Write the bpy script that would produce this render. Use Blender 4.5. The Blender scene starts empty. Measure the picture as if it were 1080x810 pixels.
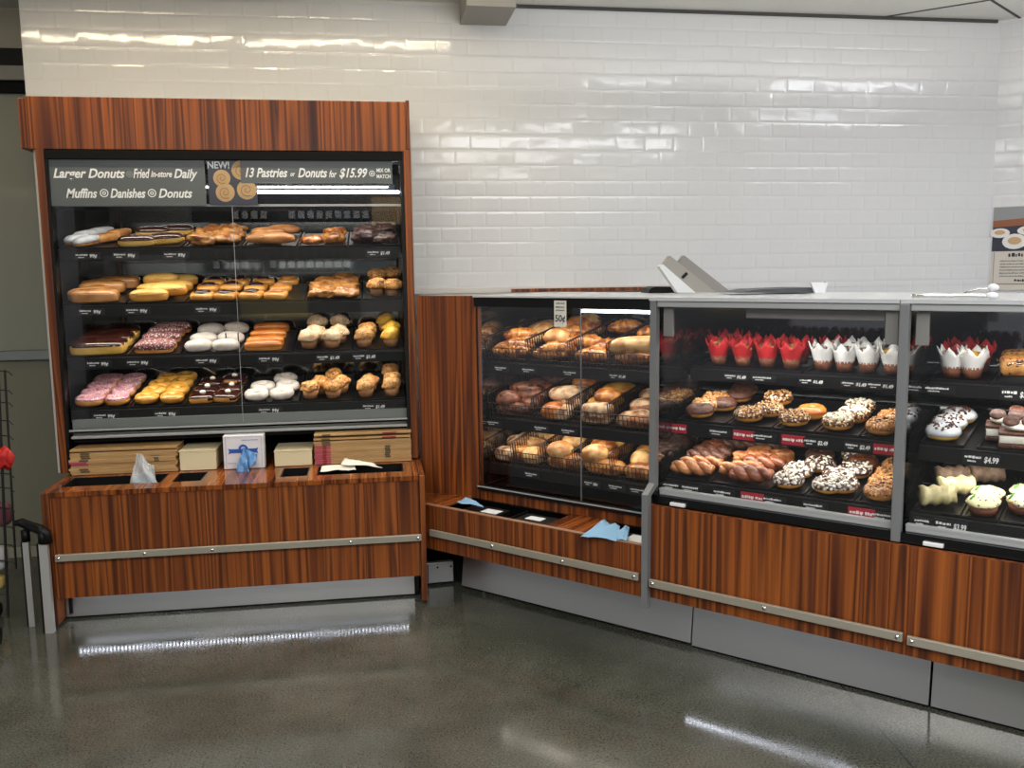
import bpy, bmesh, math, random
from mathutils import Vector, Matrix, noise
random.seed(7)
SC = bpy.context.scene
COL = SC.collection
S2 = math.sqrt(.5)

# ------------------------------------------------------------------ camera
yaw, pit, rol, FPX, CAMH = math.radians(8.725), math.radians(7.236), math.radians(-.741), 946.7, 1.5
fw = Vector((math.sin(yaw)*math.cos(pit), math.cos(yaw)*math.cos(pit), -math.sin(pit)))
r0 = Vector((math.cos(yaw), -math.sin(yaw), 0)); u0 = r0.cross(fw)
CX = r0*math.cos(rol)+u0*math.sin(rol); CY = -r0*math.sin(rol)+u0*math.cos(rol)
CAM = Vector((0, 0, CAMH))
cd = bpy.data.cameras.new('camera'); co = bpy.data.objects.new('camera', cd); COL.objects.link(co)
co.matrix_world = Matrix(((CX.x, CY.x, -fw.x, 0), (CX.y, CY.y, -fw.y, 0), (CX.z, CY.z, -fw.z, CAMH), (0, 0, 0, 1)))
cd.sensor_width = 36; cd.lens = FPX/1080*36; cd.clip_start = .02
SC.camera = co

def ray(x, y): return fw + CX*((x-540)/FPX) - CY*((y-405)/FPX)
def hit(x, y, p, n):
    d = ray(x, y); return CAM + d*((p-CAM).dot(n)/d.dot(n))
FL = Matrix.Identity(4)                          # frame of the tall case: x along wall, y depth
FR = Matrix.Rotation(math.radians(-45), 4, 'Z')  # frame of the counter run: x along run, y depth
def onp(F, x, y, depth):                         # pixel -> local point on the vertical plane at local depth
    n = F.to_3x3() @ Vector((0, 1, 0)); w = hit(x, y, n*depth, n); return F.inverted() @ w
def onz(x, y, z): return hit(x, y, Vector((0, 0, z)), Vector((0, 0, 1)))

# ------------------------------------------------------------------ materials
def lin(c):
    return tuple(((v/255)/12.92 if v <= 10 else (((v/255)+.055)/1.055)**2.4) for v in c)+(1,)
class NT:
    def __init__(s, name):
        s.m = bpy.data.materials.new(name); s.m.use_nodes = True
        s.t = s.m.node_tree; s.t.nodes.clear()
        s.out = s.t.nodes.new('ShaderNodeOutputMaterial')
    def n(s, typ, **kw):
        nd = s.t.nodes.new(typ)
        for k, v in kw.items():
            if k.startswith('i_'):
                k = k[2:]; k = int(k) if k.isdigit() else k.replace('_', ' ')
                nd.inputs[k].default_value = v
            else: setattr(nd, k, v)
        return nd
    def l(s, a, b): s.t.links.new(a, b)
    def pr(s, **kw):
        p = s.n('ShaderNodeBsdfPrincipled')
        for k, v in kw.items(): p.inputs[k.replace('_', ' ')].default_value = v
        s.l(p.outputs[0], s.out.inputs[0]); return p
def ramp(N, stops):
    r = N.n('ShaderNodeValToRGB'); cr = r.color_ramp
    while len(cr.elements) > 1: cr.elements.remove(cr.elements[0])
    cr.elements[0].position = stops[0][0]; cr.elements[0].color = stops[0][1]
    for p, c in stops[1:]:
        e = cr.elements.new(p); e.color = c
    return r
M = {}
def plain(k, col, rough=.5, metal=0, spec=.5, coat=0):
    N = NT(k); N.pr(Base_Color=lin(col), Roughness=rough, Metallic=metal, Specular_IOR_Level=spec, Coat_Weight=coat); M[k] = N.m
def emit(k, col, st):
    N = NT(k); e = N.n('ShaderNodeEmission'); e.inputs[0].default_value = lin(col); e.inputs[1].default_value = st
    N.l(e.outputs[0], N.out.inputs[0]); M[k] = N.m
def food(k, a, b, scale=30, rough=.45, coat=0, speck=None, sp_scale=120, sp_th=.35, sp2=None, bump=.3, lo=.35, hi=.65):
    """two tone crust a..b, optional crumbs / sprinkles"""
    N = NT(k); p = N.pr(Roughness=rough, Coat_Weight=coat, Coat_Roughness=.15)
    tc = N.n('ShaderNodeTexCoord'); oi = N.n('ShaderNodeObjectInfo')
    ad = N.n('ShaderNodeVectorMath', operation='ADD'); N.l(tc.outputs['Object'], ad.inputs[0])
    mu = N.n('ShaderNodeMath', operation='MULTIPLY', i_1=37.0); N.l(oi.outputs['Random'], mu.inputs[0]); N.l(mu.outputs[0], ad.inputs[1])
    nz = N.n('ShaderNodeTexNoise', i_Scale=scale, i_Detail=4.0); N.l(ad.outputs[0], nz.inputs['Vector'])
    rp = ramp(N, [(lo, lin(a)), (hi, lin(b))]); N.l(nz.outputs['Fac'], rp.inputs[0])
    col = rp.outputs[0]
    hsum = nz.outputs['Fac']
    if speck:
        vo = N.n('ShaderNodeTexVoronoi', i_Scale=sp_scale); N.l(ad.outputs[0], vo.inputs['Vector'])
        n9 = N.n('ShaderNodeTexNoise', i_Scale=sp_scale*1.3, i_Detail=1.0); N.l(ad.outputs[0], n9.inputs['Vector']); m9 = N.n('ShaderNodeMath', operation='MULTIPLY_ADD', i_1=.9, i_2=-.45); N.l(n9.outputs['Fac'], m9.inputs[0]); a9 = N.n('ShaderNodeMath', operation='ADD'); N.l(vo.outputs['Distance'], a9.inputs[0]); N.l(m9.outputs[0], a9.inputs[1])
        lt = N.n('ShaderNodeMath', operation='LESS_THAN', i_1=sp_th); N.l(a9.outputs[0], lt.inputs[0])
        mx = N.n('ShaderNodeMix', data_type='RGBA'); N.l(lt.outputs[0], mx.inputs[0]); N.l(col, mx.inputs[6])
        if sp2:
            sr = ramp(N, [(.45, lin(speck)), (.55, lin(sp2))]); sx = N.n('ShaderNodeSeparateColor'); N.l(vo.outputs['Color'], sx.inputs[0])
            N.l(sx.outputs[0], sr.inputs[0]); N.l(sr.outputs[0], mx.inputs[7])
        else: mx.inputs[7].default_value = lin(speck)
        col = mx.outputs[2]; hs = N.n('ShaderNodeMath', operation='ADD'); N.l(hsum, hs.inputs[0]); N.l(lt.outputs[0], hs.inputs[1]); hsum = hs.outputs[0]
    N.l(col, p.inputs['Base Color'])
    bp = N.n('ShaderNodeBump', i_Strength=bump, i_Distance=.004); N.l(hsum, bp.inputs['Height']); N.l(bp.outputs[0], p.inputs['Normal'])
    M[k] = N.m

def wood(k='wood', rough=.38, sc=(7.6, 7.6, .17), sc2=(85, 85, .9)):
    N = NT(k); p = N.pr(Roughness=rough, Specular_IOR_Level=.35)
    tc = N.n('ShaderNodeTexCoord')
    mp = N.n('ShaderNodeMapping'); mp.inputs['Scale'].default_value = sc; N.l(tc.outputs['Object'], mp.inputs[0])
    n1 = N.n('ShaderNodeTexNoise', i_Scale=1.6, i_Detail=1.5, i_Roughness=.6, i_Distortion=.35); N.l(mp.outputs[0], n1.inputs['Vector'])
    rp = ramp(N, [(.28, lin((58, 28, 19))), (.36, lin((104, 54, 27))), (.42, lin((146, 81, 34))), (.47, lin((78, 40, 25))), (.50, lin((134, 72, 32))), (.545, lin((154, 86, 36))), (.59, lin((86, 44, 26))), (.64, lin((134, 72, 32))), (.72, lin((94, 49, 28)))])
    N.l(n1.outputs['Fac'], rp.inputs[0])
    m2 = N.n('ShaderNodeMapping'); m2.inputs['Scale'].default_value = sc2; N.l(tc.outputs['Object'], m2.inputs[0])
    n2 = N.n('ShaderNodeTexNoise', i_Scale=1.0, i_Detail=4.0, i_Distortion=.25); N.l(m2.outputs[0], n2.inputs['Vector'])
    r2 = ramp(N, [(.36, (.55, .50, .46, 1)), (.58, (1.08, 1.06, 1.03, 1))]); N.l(n2.outputs['Fac'], r2.inputs[0])
    mx = N.n('ShaderNodeMix', data_type='RGBA', blend_type='MULTIPLY', i_0=.75); N.l(rp.outputs[0], mx.inputs[6]); N.l(r2.outputs[0], mx.inputs[7])
    N.l(mx.outputs[2], p.inputs['Base Color']); M[k] = N.m

TZ0 = onp(FL, 500, 271.3, 4.69).z; TX0 = onp(FL, 461.5, 90, 4.69).x
def tile(k='tile'):
    N = NT(k); p = N.pr(Roughness=.09, Specular_IOR_Level=.5)
    tc = N.n('ShaderNodeTexCoord'); sx = N.n('ShaderNodeSeparateXYZ'); N.l(tc.outputs['Object'], sx.inputs[0])
    ax = N.n('ShaderNodeMath', operation='SUBTRACT', i_1=TX0-3.118); az = N.n('ShaderNodeMath', operation='SUBTRACT', i_1=TZ0-2*.0778)
    N.l(sx.outputs[0], ax.inputs[0]); N.l(sx.outputs[2], az.inputs[0])
    cb = N.n('ShaderNodeCombineXYZ'); N.l(ax.outputs[0], cb.inputs[0]); N.l(az.outputs[0], cb.inputs[1])
    br = N.n('ShaderNodeTexBrick', offset=.5, offset_frequency=2)
    for kk, v in dict(Scale=1, Mortar_Size=.0012, Mortar_Smooth=.4, Bias=0, Brick_Width=.1559, Row_Height=.0778).items(): br.inputs[kk.replace('_', ' ')].default_value = v
    br.inputs['Color1'].default_value = (0, 0, 0, 1); br.inputs['Color2'].default_value = (1, 1, 1, 1); br.inputs['Mortar'].default_value = (.5, .5, .5, 1)
    N.l(cb.outputs[0], br.inputs['Vector'])
    mx = N.n('ShaderNodeMix', data_type='RGBA'); mx.inputs[6].default_value = lin((216, 217, 218)); mx.inputs[7].default_value = lin((212, 213, 214))
    N.l(br.outputs['Fac'], mx.inputs[0]); N.l(mx.outputs[2], p.inputs['Base Color'])
    b2 = N.n('ShaderNodeTexBrick', offset=.5, offset_frequency=2)      # wide soft edge of each pressed tile
    for kk, v in dict(Scale=1, Mortar_Size=.014, Mortar_Smooth=1, Bias=0, Brick_Width=.1559, Row_Height=.0778).items(): b2.inputs[kk.replace('_', ' ')].default_value = v
    N.l(cb.outputs[0], b2.inputs['Vector'])
    inv = N.n('ShaderNodeMath', operation='MULTIPLY', i_1=-.45); N.l(b2.outputs['Fac'], inv.inputs[0])
    in1 = N.n('ShaderNodeMath', operation='MULTIPLY_ADD', i_1=-.35); N.l(br.outputs['Fac'], in1.inputs[0]); N.l(inv.outputs[0], in1.inputs[2])
    nz = N.n('ShaderNodeTexNoise', i_Scale=9.0, i_Detail=1.0); N.l(cb.outputs[0], nz.inputs['Vector'])
    hh = N.n('ShaderNodeMath', operation='MULTIPLY_ADD', i_1=1.3); N.l(nz.outputs['Fac'], hh.inputs[0]); N.l(in1.outputs[0], hh.inputs[2])
    bp = N.n('ShaderNodeBump', i_Strength=1.0, i_Distance=.0016); N.l(hh.outputs[0], bp.inputs['Height'])
    wn = N.n('ShaderNodeTexWhiteNoise', noise_dimensions='3D'); N.l(br.outputs['Color'], wn.inputs['Vector'])
    sb = N.n('ShaderNodeVectorMath', operation='SUBTRACT'); sb.inputs[1].default_value = (.5, .5, .5); N.l(wn.outputs['Color'], sb.inputs[0])
    sc = N.n('ShaderNodeVectorMath', operation='SCALE'); sc.inputs[3].default_value = .016; N.l(sb.outputs[0], sc.inputs[0])
    ad = N.n('ShaderNodeVectorMath', operation='ADD'); N.l(bp.outputs[0], ad.inputs[0]); N.l(sc.outputs[0], ad.inputs[1])
    nn = N.n('ShaderNodeVectorMath', operation='NORMALIZE'); N.l(ad.outputs[0], nn.inputs[0]); N.l(nn.outputs[0], p.inputs['Normal'])
    M[k] = N.m

def concrete(k='concrete'):
    N = NT(k); p = N.pr(Specular_IOR_Level=.8)
    tc = N.n('ShaderNodeTexCoord')
    n1 = N.n('ShaderNodeTexNoise', i_Scale=2.2, i_Detail=5.0, i_Roughness=.6); N.l(tc.outputs['Object'], n1.inputs['Vector'])
    r1 = ramp(N, [(.3, lin((62, 64, 56))), (.5, lin((76, 77, 69))), (.72, lin((93, 93, 84)))]); N.l(n1.outputs['Fac'], r1.inputs[0])
    n2 = N.n('ShaderNodeTexNoise', i_Scale=140.0, i_Detail=2.0); N.l(tc.outputs['Object'], n2.inputs['Vector'])
    r2 = ramp(N, [(.36, (.55, .54, .52, 1)), (.5, (.95, .95, .95, 1)), (.66, (1.5, 1.48, 1.42, 1))]); N.l(n2.outputs['Fac'], r2.inputs[0])
    mx = N.n('ShaderNodeMix', data_type='RGBA', blend_type='MULTIPLY', i_0=.75); N.l(r1.outputs[0], mx.inputs[6]); N.l(r2.outputs[0], mx.inputs[7])
    # sawn control joint
    a, b = onz(888, 724, 0), onz(962, 808, 0); d = (b-a).normalized(); nv = Vector((-d.y, d.x, 0))
    dt = N.n('ShaderNodeVectorMath', operation='DOT_PRODUCT'); dt.inputs[1].default_value = nv; N.l(tc.outputs['Object'], dt.inputs[0])
    sb = N.n('ShaderNodeMath', operation='SUBTRACT', i_1=a.dot(nv)); N.l(dt.outputs['Value'], sb.inputs[0])
    ab = N.n('ShaderNodeMath', operation='ABSOLUTE'); N.l(sb.outputs[0], ab.inputs[0])
    lt = N.n('ShaderNodeMath', operation='LESS_THAN', i_1=.0022); N.l(ab.outputs[0], lt.inputs[0])
    m2 = N.n('ShaderNodeMix', data_type='RGBA'); N.l(lt.outputs[0], m2.inputs[0]); N.l(mx.outputs[2], m2.inputs[6]); m2.inputs[7].default_value = lin((40, 38, 34))
    N.l(m2.outputs[2], p.inputs['Base Color'])
    n3 = N.n('ShaderNodeTexNoise', i_Scale=5.0, i_Detail=4.0); N.l(tc.outputs['Object'], n3.inputs['Vector'])
    r3 = ramp(N, [(.3, (.07, .07, .07, 1)), (.7, (.17, .17, .17, 1))]); N.l(n3.outputs['Fac'], r3.inputs[0]); N.l(r3.outputs[0], p.inputs['Roughness'])
    bp = N.n('ShaderNodeBump', i_Strength=.05, i_Distance=.002); N.l(n2.outputs['Fac'], bp.inputs['Height']); N.l(bp.outputs[0], p.inputs['Normal'])
    M[k] = N.m

def steel(k, col, rough, sc=(2, 2, 160)):
    N = NT(k); p = N.pr(Base_Color=lin(col), Metallic=1.0)
    tc = N.n('ShaderNodeTexCoord'); mp = N.n('ShaderNodeMapping'); mp.inputs['Scale'].default_value = sc; N.l(tc.outputs['Object'], mp.inputs[0])
    nz = N.n('ShaderNodeTexNoise', i_Scale=1.0, i_Detail=3.0); N.l(mp.outputs[0], nz.inputs['Vector'])
    r = ramp(N, [(.3, (rough*.75,)*3+(1,)), (.7, (rough*1.25,)*3+(1,))]); N.l(nz.outputs['Fac'], r.inputs[0]); N.l(r.outputs[0], p.inputs['Roughness'])
    M[k] = N.m
def glass(k, ior=1.4, tint=(1, 1, 1, 1)):
    N = NT(k); t = N.n('ShaderNodeBsdfTransparent'); t.inputs[0].default_value = tint
    g = N.n('ShaderNodeBsdfGlossy', i_Roughness=.01); f = N.n('ShaderNodeFresnel'); ge = N.n('ShaderNodeNewGeometry'); io = N.n('ShaderNodeMath', operation='MULTIPLY_ADD', i_1=1/ior-ior, i_2=ior); N.l(ge.outputs['Backfacing'], io.inputs[0]); N.l(io.outputs[0], f.inputs['IOR']); mx = N.n('ShaderNodeMixShader')
    N.l(f.outputs[0], mx.inputs[0]); N.l(t.outputs[0], mx.inputs[1]); N.l(g.outputs[0], mx.inputs[2]); N.l(mx.outputs[0], N.out.inputs[0]); M[k] = N.m
def film(k, col, alpha, rough=.25):
    N = NT(k); p = N.pr(Base_Color=lin(col), Roughness=rough, Alpha=alpha); M[k] = N.m

wood(); wood('wood_gloss', .16, (7.6, .17, .17), (85, .9, .9)); tile(); concrete(); glass('glass'); glass('clear_plastic', 1.45, (.93, .95, .95, 1))
steel('stainless', (176, 176, 174), .26, (3, 3, 60)); plain('rail_metal', (172, 166, 150), .4, .45); plain('alu', (176, 178, 178), .35, .25); N_ = NT('kick_steel'); N_.pr(Base_Color=lin((190, 190, 188)), Metallic=.8, Roughness=.33); M['kick_steel'] = N_.m
steel('chrome', (215, 215, 212), .16)
plain('post_gray', (118, 120, 121), .45, .1); plain('hinge_gray', (138, 136, 131), .5, .3)
plain('black', (6, 6, 7), .5, spec=.3); plain('black_matte', (9, 9, 10), .7, spec=.2); plain('black_gloss', (8, 9, 11), .12)
plain('tray_black', (16, 16, 18), .3); plain('wire_dark', (34, 20, 15), .5)
plain('slab_top', (196, 198, 199), .25, .1); plain('guard_steel', (196, 194, 190), .3, .45); plain('white_panel', (206, 202, 196), .4); plain('ceil', (214, 212, 207), .8); plain('soffit', (150, 147, 140), .8)
plain('ceil_joint', (70, 69, 67), .8)
plain('wall_paint', (178, 174, 158), .6); plain('door_upper', (142, 143, 130), .5); plain('door_lower', (122, 121, 102), .5); plain('door_rail', (140, 146, 142), .4, .5)
plain('base_trim', (150, 148, 128), .6)
plain('card_cream', (226, 212, 172), .6); plain('card_white', (228, 228, 230), .5); plain('paper_white', (226, 224, 214), .6)
plain('tape_pink', (176, 74, 92), .5); plain('ink_dark', (92, 78, 52), .6); plain('ink_red', (140, 40, 36), .5)
plain('bow_blue', (44, 88, 172), .5); plain('ink_blue_gray', (150, 160, 190), .6); plain('line_gray', (150, 150, 156), .6)
plain('tissue_blue', (128, 172, 206), .7); plain('tissue_dark', (58, 92, 128), .7); plain('tissue_white', (216, 220, 224), .6)
film('bag_film', (200, 208, 214), .38); film('bag_film_blue', (96, 150, 206), .8)
plain('sign_gray', (90, 96, 97), .35); plain('sign_letter', (244, 247, 247), .5); plain('letter_white', (228, 230, 228), .5)
plain('tag_black', (14, 15, 17), .4); plain('tag_red', (168, 32, 48), .45); plain('print_gray', (120, 120, 120), .6); plain('print_dark', (40, 40, 42), .6)
plain('mirror_dark', (92, 94, 96), .06, .96); plain('mirror_back', (126, 130, 130), .05, .97)
plain('rack_black', (14, 13, 13), .45); plain('flower_red', (190, 34, 30), .6); plain('pack_plum', (96, 52, 60), .6); plain('pack_white', (168, 168, 166), .6); plain('pack_yellow', (170, 150, 84), .6)
plain('poster_cream', (206, 198, 188), .35); plain('poster_dark', (44, 46, 62), .3); plain('poster_brown', (138, 84, 52), .4); plain('poster_grey', (138, 140, 142), .3); plain('poster_tan', (196, 164, 118), .5); plain('poster_plate', (222, 220, 216), .4)
plain('equip_gray', (150, 146, 138), .5); plain('edge_band', (142, 104, 78), .5); plain('equip_back', (134, 131, 125), .5); plain('equip_white', (214, 216, 216), .4); plain('slab_dark', (70, 72, 76), .5)
plain('bun_shadow', (58, 34, 20), .6)
emit('led_white', (235, 240, 255), 22); emit('led_tube', (240, 244, 255), 22); emit('lamp_warm', (255, 236, 200), 60); emit('lamp_cool', (246, 248, 255), 14)

# dough / icing kinds
food('dough_gold', (188, 116, 40), (214, 156, 78), 18, .45, .3)
food('dough_tan', (150, 92, 44), (196, 138, 78), 22, .5, .1)
food('dough_yellow', (206, 158, 66), (228, 188, 104), 16, .45, .3)
food('glaze_gold', (196, 126, 44), (222, 160, 70), 14, .22, .8)
food('glaze_yellow', (206, 144, 52), (230, 178, 84), 14, .2, .8)
food('glaze_tan', (168, 112, 58), (200, 146, 90), 22, .25, .7)
food('glaze_orange', (186, 96, 34), (214, 132, 56), 20, .3, .5)
food('choc', (40, 18, 14), (66, 32, 24), 30, .18, .8)
food('choc_brown', (58, 32, 24), (92, 54, 38), 60, .5, 0, speck=(120, 76, 54), sp_scale=150, sp_th=.3)
food('sugar_white', (186, 176, 166), (210, 203, 195), 40, .7, 0, bump=.2)
food('frost_white', (176, 182, 188), (204, 208, 212), 20, .4, .2)
food('pink_sprinkle', (196, 132, 146), (216, 164, 172), 25, .35, .3, speck=(112, 44, 66), sp_scale=150, sp_th=.36, sp2=(240, 222, 222), bump=.6)
food('pink_choc', (84, 42, 40), (126, 70, 66), 60, .4, .2, speck=(226, 206, 204), sp_scale=150, sp_th=.42, sp2=(196, 140, 142), bump=.6)
food('fritter', (128, 72, 26), (198, 140, 72), 26, .35, .5, bump=.9)
food('fritter_choc', (52, 34, 32), (92, 66, 58), 40, .45, .2, bump=.9)
food('muffin_tan', (168, 110, 54), (216, 168, 104), 30, .6, 0, speck=(146, 88, 40), sp_scale=110, sp_th=.32, bump=.9)
food('muffin_pale', (176, 142, 104), (212, 188, 152), 30, .6, 0, speck=(158, 116, 80), sp_scale=100, sp_th=.3, sp2=(236, 224, 204), bump=.9)
food('muffin_crumb', (150, 92, 38), (216, 160, 86), 60, .6, 0, speck=(90, 52, 24), sp_scale=90, sp_th=.3, sp2=(230, 184, 116), bump=1.0)
food('muffin_lemon', (206, 148, 34), (232, 190, 70), 40, .5, 0, bump=.8)
food('wrapper', (150, 104, 66), (178, 128, 84), 30, .7)
food('cake_brown', (96, 50, 30), (126, 74, 46), 40, .7)
food('paper_red', (178, 22, 30), (206, 40, 46), 12, .6, bump=.1)
food('paper_tulip', (216, 216, 216), (236, 236, 236), 12, .6, bump=.1)
food('nut_choc', (64, 34, 22), (104, 60, 36), 50, .4, .3, speck=(206, 158, 96), sp_scale=110, sp_th=.42, sp2=(236, 210, 170), bump=1.0)
food('nut_tan', (152, 90, 44), (196, 134, 76), 50, .4, .3, speck=(226, 184, 126), sp_scale=110, sp_th=.42, sp2=(112, 60, 30), bump=1.0)
food('white_drizzle', (226, 216, 176), (240, 234, 204), 40, .5, 0, speck=(74, 54, 42), sp_scale=110, sp_th=.25, bump=1.0)
food('cookie_cream', (52, 36, 32), (92, 66, 58), 50, .4, .3, speck=(240, 236, 228), sp_scale=85, sp_th=.46, sp2=(206, 190, 172), bump=1.0)
food('cinnamon', (88, 42, 24), (150, 84, 50), 40, .35, .4, bump=.8)
food('braid', (142, 78, 38), (206, 138, 82), 30, .35, .4, bump=.6)
food('custard', (222, 208, 130), (236, 228, 172), 30, .5, .1)
food('cream', (232, 226, 208), (242, 238, 228), 30, .6)
food('cream_yellow', (226, 216, 156), (240, 234, 194), 30, .45, .2, speck=(78, 58, 30), sp_scale=80, sp_th=.22)
food('green_leaf', (48, 130, 52), (90, 168, 84), 30, .5)
food('log_cream', (164, 152, 106), (206, 196, 146), 26, .55, 0, bump=.8)
food('log_brown', (104, 82, 66), (150, 124, 102), 40, .6, 0, bump=.8)
food('crust_gold', (132, 70, 24), (204, 144, 70), 22, .4, .2, bump=.7, lo=.4, hi=.6)
food('crust_croissant', (118, 56, 16), (206, 136, 58), 34, .32, .5, bump=.9, lo=.4, hi=.58)
plain('chip_white', (234, 228, 212), .5); plain('chip_nut', (206, 158, 98), .5); plain('chip_brown', (84, 46, 26), .5); plain('chip_gray', (190, 182, 172), .5); plain('drizzle', (236, 230, 206), .5)
food('crust_brown', (96, 48, 22), (168, 104, 56), 26, .5, .1, bump=.8, lo=.4, hi=.6)
food('crust_pale', (156, 100, 46), (218, 178, 118), 22, .5, .05, bump=.6, lo=.38, hi=.6)
food('crust_flour', (116, 70, 40), (216, 186, 150), 24, .7, 0, bump=.8, lo=.4, hi=.6)
food('crust_raisin', (76, 40, 28), (142, 88, 62), 30, .5, .1, speck=(40, 20, 18), sp_scale=50, sp_th=.3, bump=.8)
food('crust_orange', (160, 80, 26), (212, 138, 62), 16, .35, .4, bump=.4, lo=.38, hi=.6)
food('crust_yellow', (170, 110, 38), (218, 172, 82), 18, .4, .2, bump=.5, lo=.4, hi=.6)
food('loaf_nut', (170, 104, 44), (214, 160, 84), 30, .5, .1, speck=(70, 36, 16), sp_scale=60, sp_th=.34, bump=.9)
food('carton', (176, 138, 88), (196, 160, 108), 3, .75, bump=.05)

# ------------------------------------------------------------------ mesh helpers
class MB:
    def __init__(s): s.v = []; s.f = []
    def add(s, vs, fs):
        b = len(s.v); s.v += [Vector(p) for p in vs]; s.f += [tuple(b+i for i in f) for f in fs]; return s
    def box(s, x0, x1, y0, y1, z0, z1):
        return s.add([(x, y, z) for z in (z0, z1) for y in (y0, y1) for x in (x0, x1)],
                     [(0, 2, 3, 1), (4, 5, 7, 6), (0, 1, 5, 4), (2, 6, 7, 3), (0, 4, 6, 2), (1, 3, 7, 5)])
    def bbox(s, x0, x1, y0, y1, z0, z1, b=.003):         # chamfered box
        bm = bmesh.new(); t = MB().box(x0, x1, y0, y1, z0, z1)
        vs = [bm.verts.new(p) for p in t.v]
        for f in t.f: bm.faces.new([vs[i] for i in f])
        bmesh.ops.bevel(bm, geom=bm.edges[:], offset=b, segments=2, affect='EDGES', profile=.5)
        bm.verts.index_update(); s.add([v.co.copy() for v in bm.verts], [[v.index for v in f.verts] for f in bm.faces]); bm.free(); return s
    def hexa(s, p):                                       # 8 corners: 4 bottom ccw, 4 top ccw
        return s.add(p, [(3, 2, 1, 0), (4, 5, 6, 7), (0, 1, 5, 4), (1, 2, 6, 5), (2, 3, 7, 6), (3, 0, 4, 7)])
    def prism(s, poly, h0, h1, ax='y'):                   # poly in the two other axes
        n = len(poly)
        P = (lambda a, b, h: (a, h, b)) if ax == 'y' else ((lambda a, b, h: (a, b, h)) if ax == 'z' else (lambda a, b, h: (h, a, b)))
        vs = [P(a, b, h0) for a, b in poly]+[P(a, b, h1) for a, b in poly]
        return s.add(vs, [tuple(range(n))[::-1], tuple(range(n, 2*n))]+[(i, (i+1) % n, n+(i+1) % n, n+i) for i in range(n)])
    def tube(s, pts, r, n=8, caps=True, radii=None):
        pts = [Vector(p) for p in pts]; rings = []
        up = Vector((0, 0, 1))
        for i, p in enumerate(pts):
            d = (pts[min(i+1, len(pts)-1)]-pts[max(i-1, 0)]).normalized()
            a = d.cross(up if abs(d.dot(up)) < .95 else Vector((1, 0, 0))).normalized(); b = d.cross(a)
            rr = radii[i] if radii else r
            rings.append([p+a*rr*math.cos(t*2*math.pi/n)+b*rr*math.sin(t*2*math.pi/n) for t in range(n)])
        vs = [q for g in rings for q in g]; fs = []
        for i in range(len(pts)-1):
            for t in range(n): fs.append((i*n+t, i*n+(t+1) % n, (i+1)*n+(t+1) % n, (i+1)*n+t))
        if caps: fs += [tuple(range(n))[::-1], tuple(range((len(pts)-1)*n, len(pts)*n))]
        return s.add(vs, fs)
    def lathe(s, prof, n=24, c=(0, 0, 0), wob=None, close=False):
        c = Vector(c); vs = []; fs = []; m = len(prof)
        for i in range(n):
            a = 2*math.pi*i/n
            for r, z in prof:
                k = wob(a, r, z) if wob else 1
                vs.append(c+Vector((r*k*math.cos(a), r*k*math.sin(a), z)))
        for i in range(n):
            for j in range(m if close else m-1):
                a, b = i*m+j, i*m+(j+1) % m; c2, d = ((i+1) % n)*m+(j+1) % m, ((i+1) % n)*m+j
                fs.append((a, d, c2, b))
        return s.add(vs, fs)
    def ell(s, a, b, c, e1=1, e2=1, nu=20, nv=12, ctr=(0, 0, 0), lump=0, ls=20, seed=0, flat=.0):
        """superellipsoid, optional lumps; flat = flatten the bottom"""
        f = lambda w, e: math.copysign(abs(w)**e, w)
        vs = []; fs = []
        for j in range(nv+1):
            ph = -math.pi/2+math.pi*j/nv
            for i in range(nu):
                th = 2*math.pi*i/nu
                p = Vector((a*f(math.cos(ph), e1)*f(math.cos(th), e2), b*f(math.cos(ph), e1)*f(math.sin(th), e2), c*f(math.sin(ph), e1)))
                if lump: p *= 1+lump*noise.noise(p*ls+Vector((seed*7.3, seed*3.1, 1.7)))+(lump*.55*noise.noise(p*ls*2.6+Vector((seed*2.3, 5, seed))) if lump > .15 else 0)
                if flat and p.z < -c*(1-flat): p.z = -c*(1-flat)
                vs.append(p+Vector(ctr))
        for j in range(nv):
            for i in range(nu): fs.append((j*nu+i, j*nu+(i+1) % nu, (j+1)*nu+(i+1) % nu, (j+1)*nu+i))
        return s.add(vs, fs)
    def shell(s, src, zf, off, wave=.0, seed=0, smooth=24):
        """icing: the upper faces of src pushed outwards"""
        me = bpy.data.meshes.new('t'); me.from_pydata([tuple(p) for p in src.v], [], src.f); me.update()
        bm = bmesh.new(); bm.from_mesh(me); bmesh.ops.remove_doubles(bm, verts=bm.verts, dist=1e-5); bmesh.ops.recalc_face_normals(bm, faces=bm.faces)
        zs = [v.co.z for v in bm.verts]; lo, hi = min(zs), max(zs); th = lo+(hi-lo)*zf
        kill = []
        for f in bm.faces:
            c = f.calc_center_median()
            if c.z < th+wave*noise.noise(c*smooth*4+Vector((seed*5.1, 2, seed))): kill.append(f)
        nrm = {v: v.normal.copy() for v in bm.verts}
        bmesh.ops.delete(bm, geom=kill, context='FACES')
        for v in bm.verts: v.co += nrm[v]*off
        # turn the rim inwards so that the icing has an edge
        rim = [e for e in bm.edges if e.is_boundary]
        ret = bmesh.ops.extrude_edge_only(bm, edges=rim)
        for v in [g for g in ret['geom'] if isinstance(g, bmesh.types.BMVert)]:
            n2 = nrm.get(v); v.co -= (v.normal if n2 is None else n2)*0
            cen = Vector((0, 0, th)); d = (cen-v.co); d.z = 0
            v.co += d.normalized()*off*1.5 + Vector((0, 0, -off*.8))
        bm.verts.index_update(); s.add([v.co.copy() for v in bm.verts], [[v.index for v in f.verts] for f in bm.faces]); bm.free(); bpy.data.meshes.remove(me); return s
    def move(s, d): d = Vector(d); s.v = [p+d for p in s.v]; return s
    def xf(s, m): s.v = [m @ p for p in s.v]; return s
    def zmin(s): return min(p.z for p in s.v)
    def zmax(s): return max(p.z for p in s.v)
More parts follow.
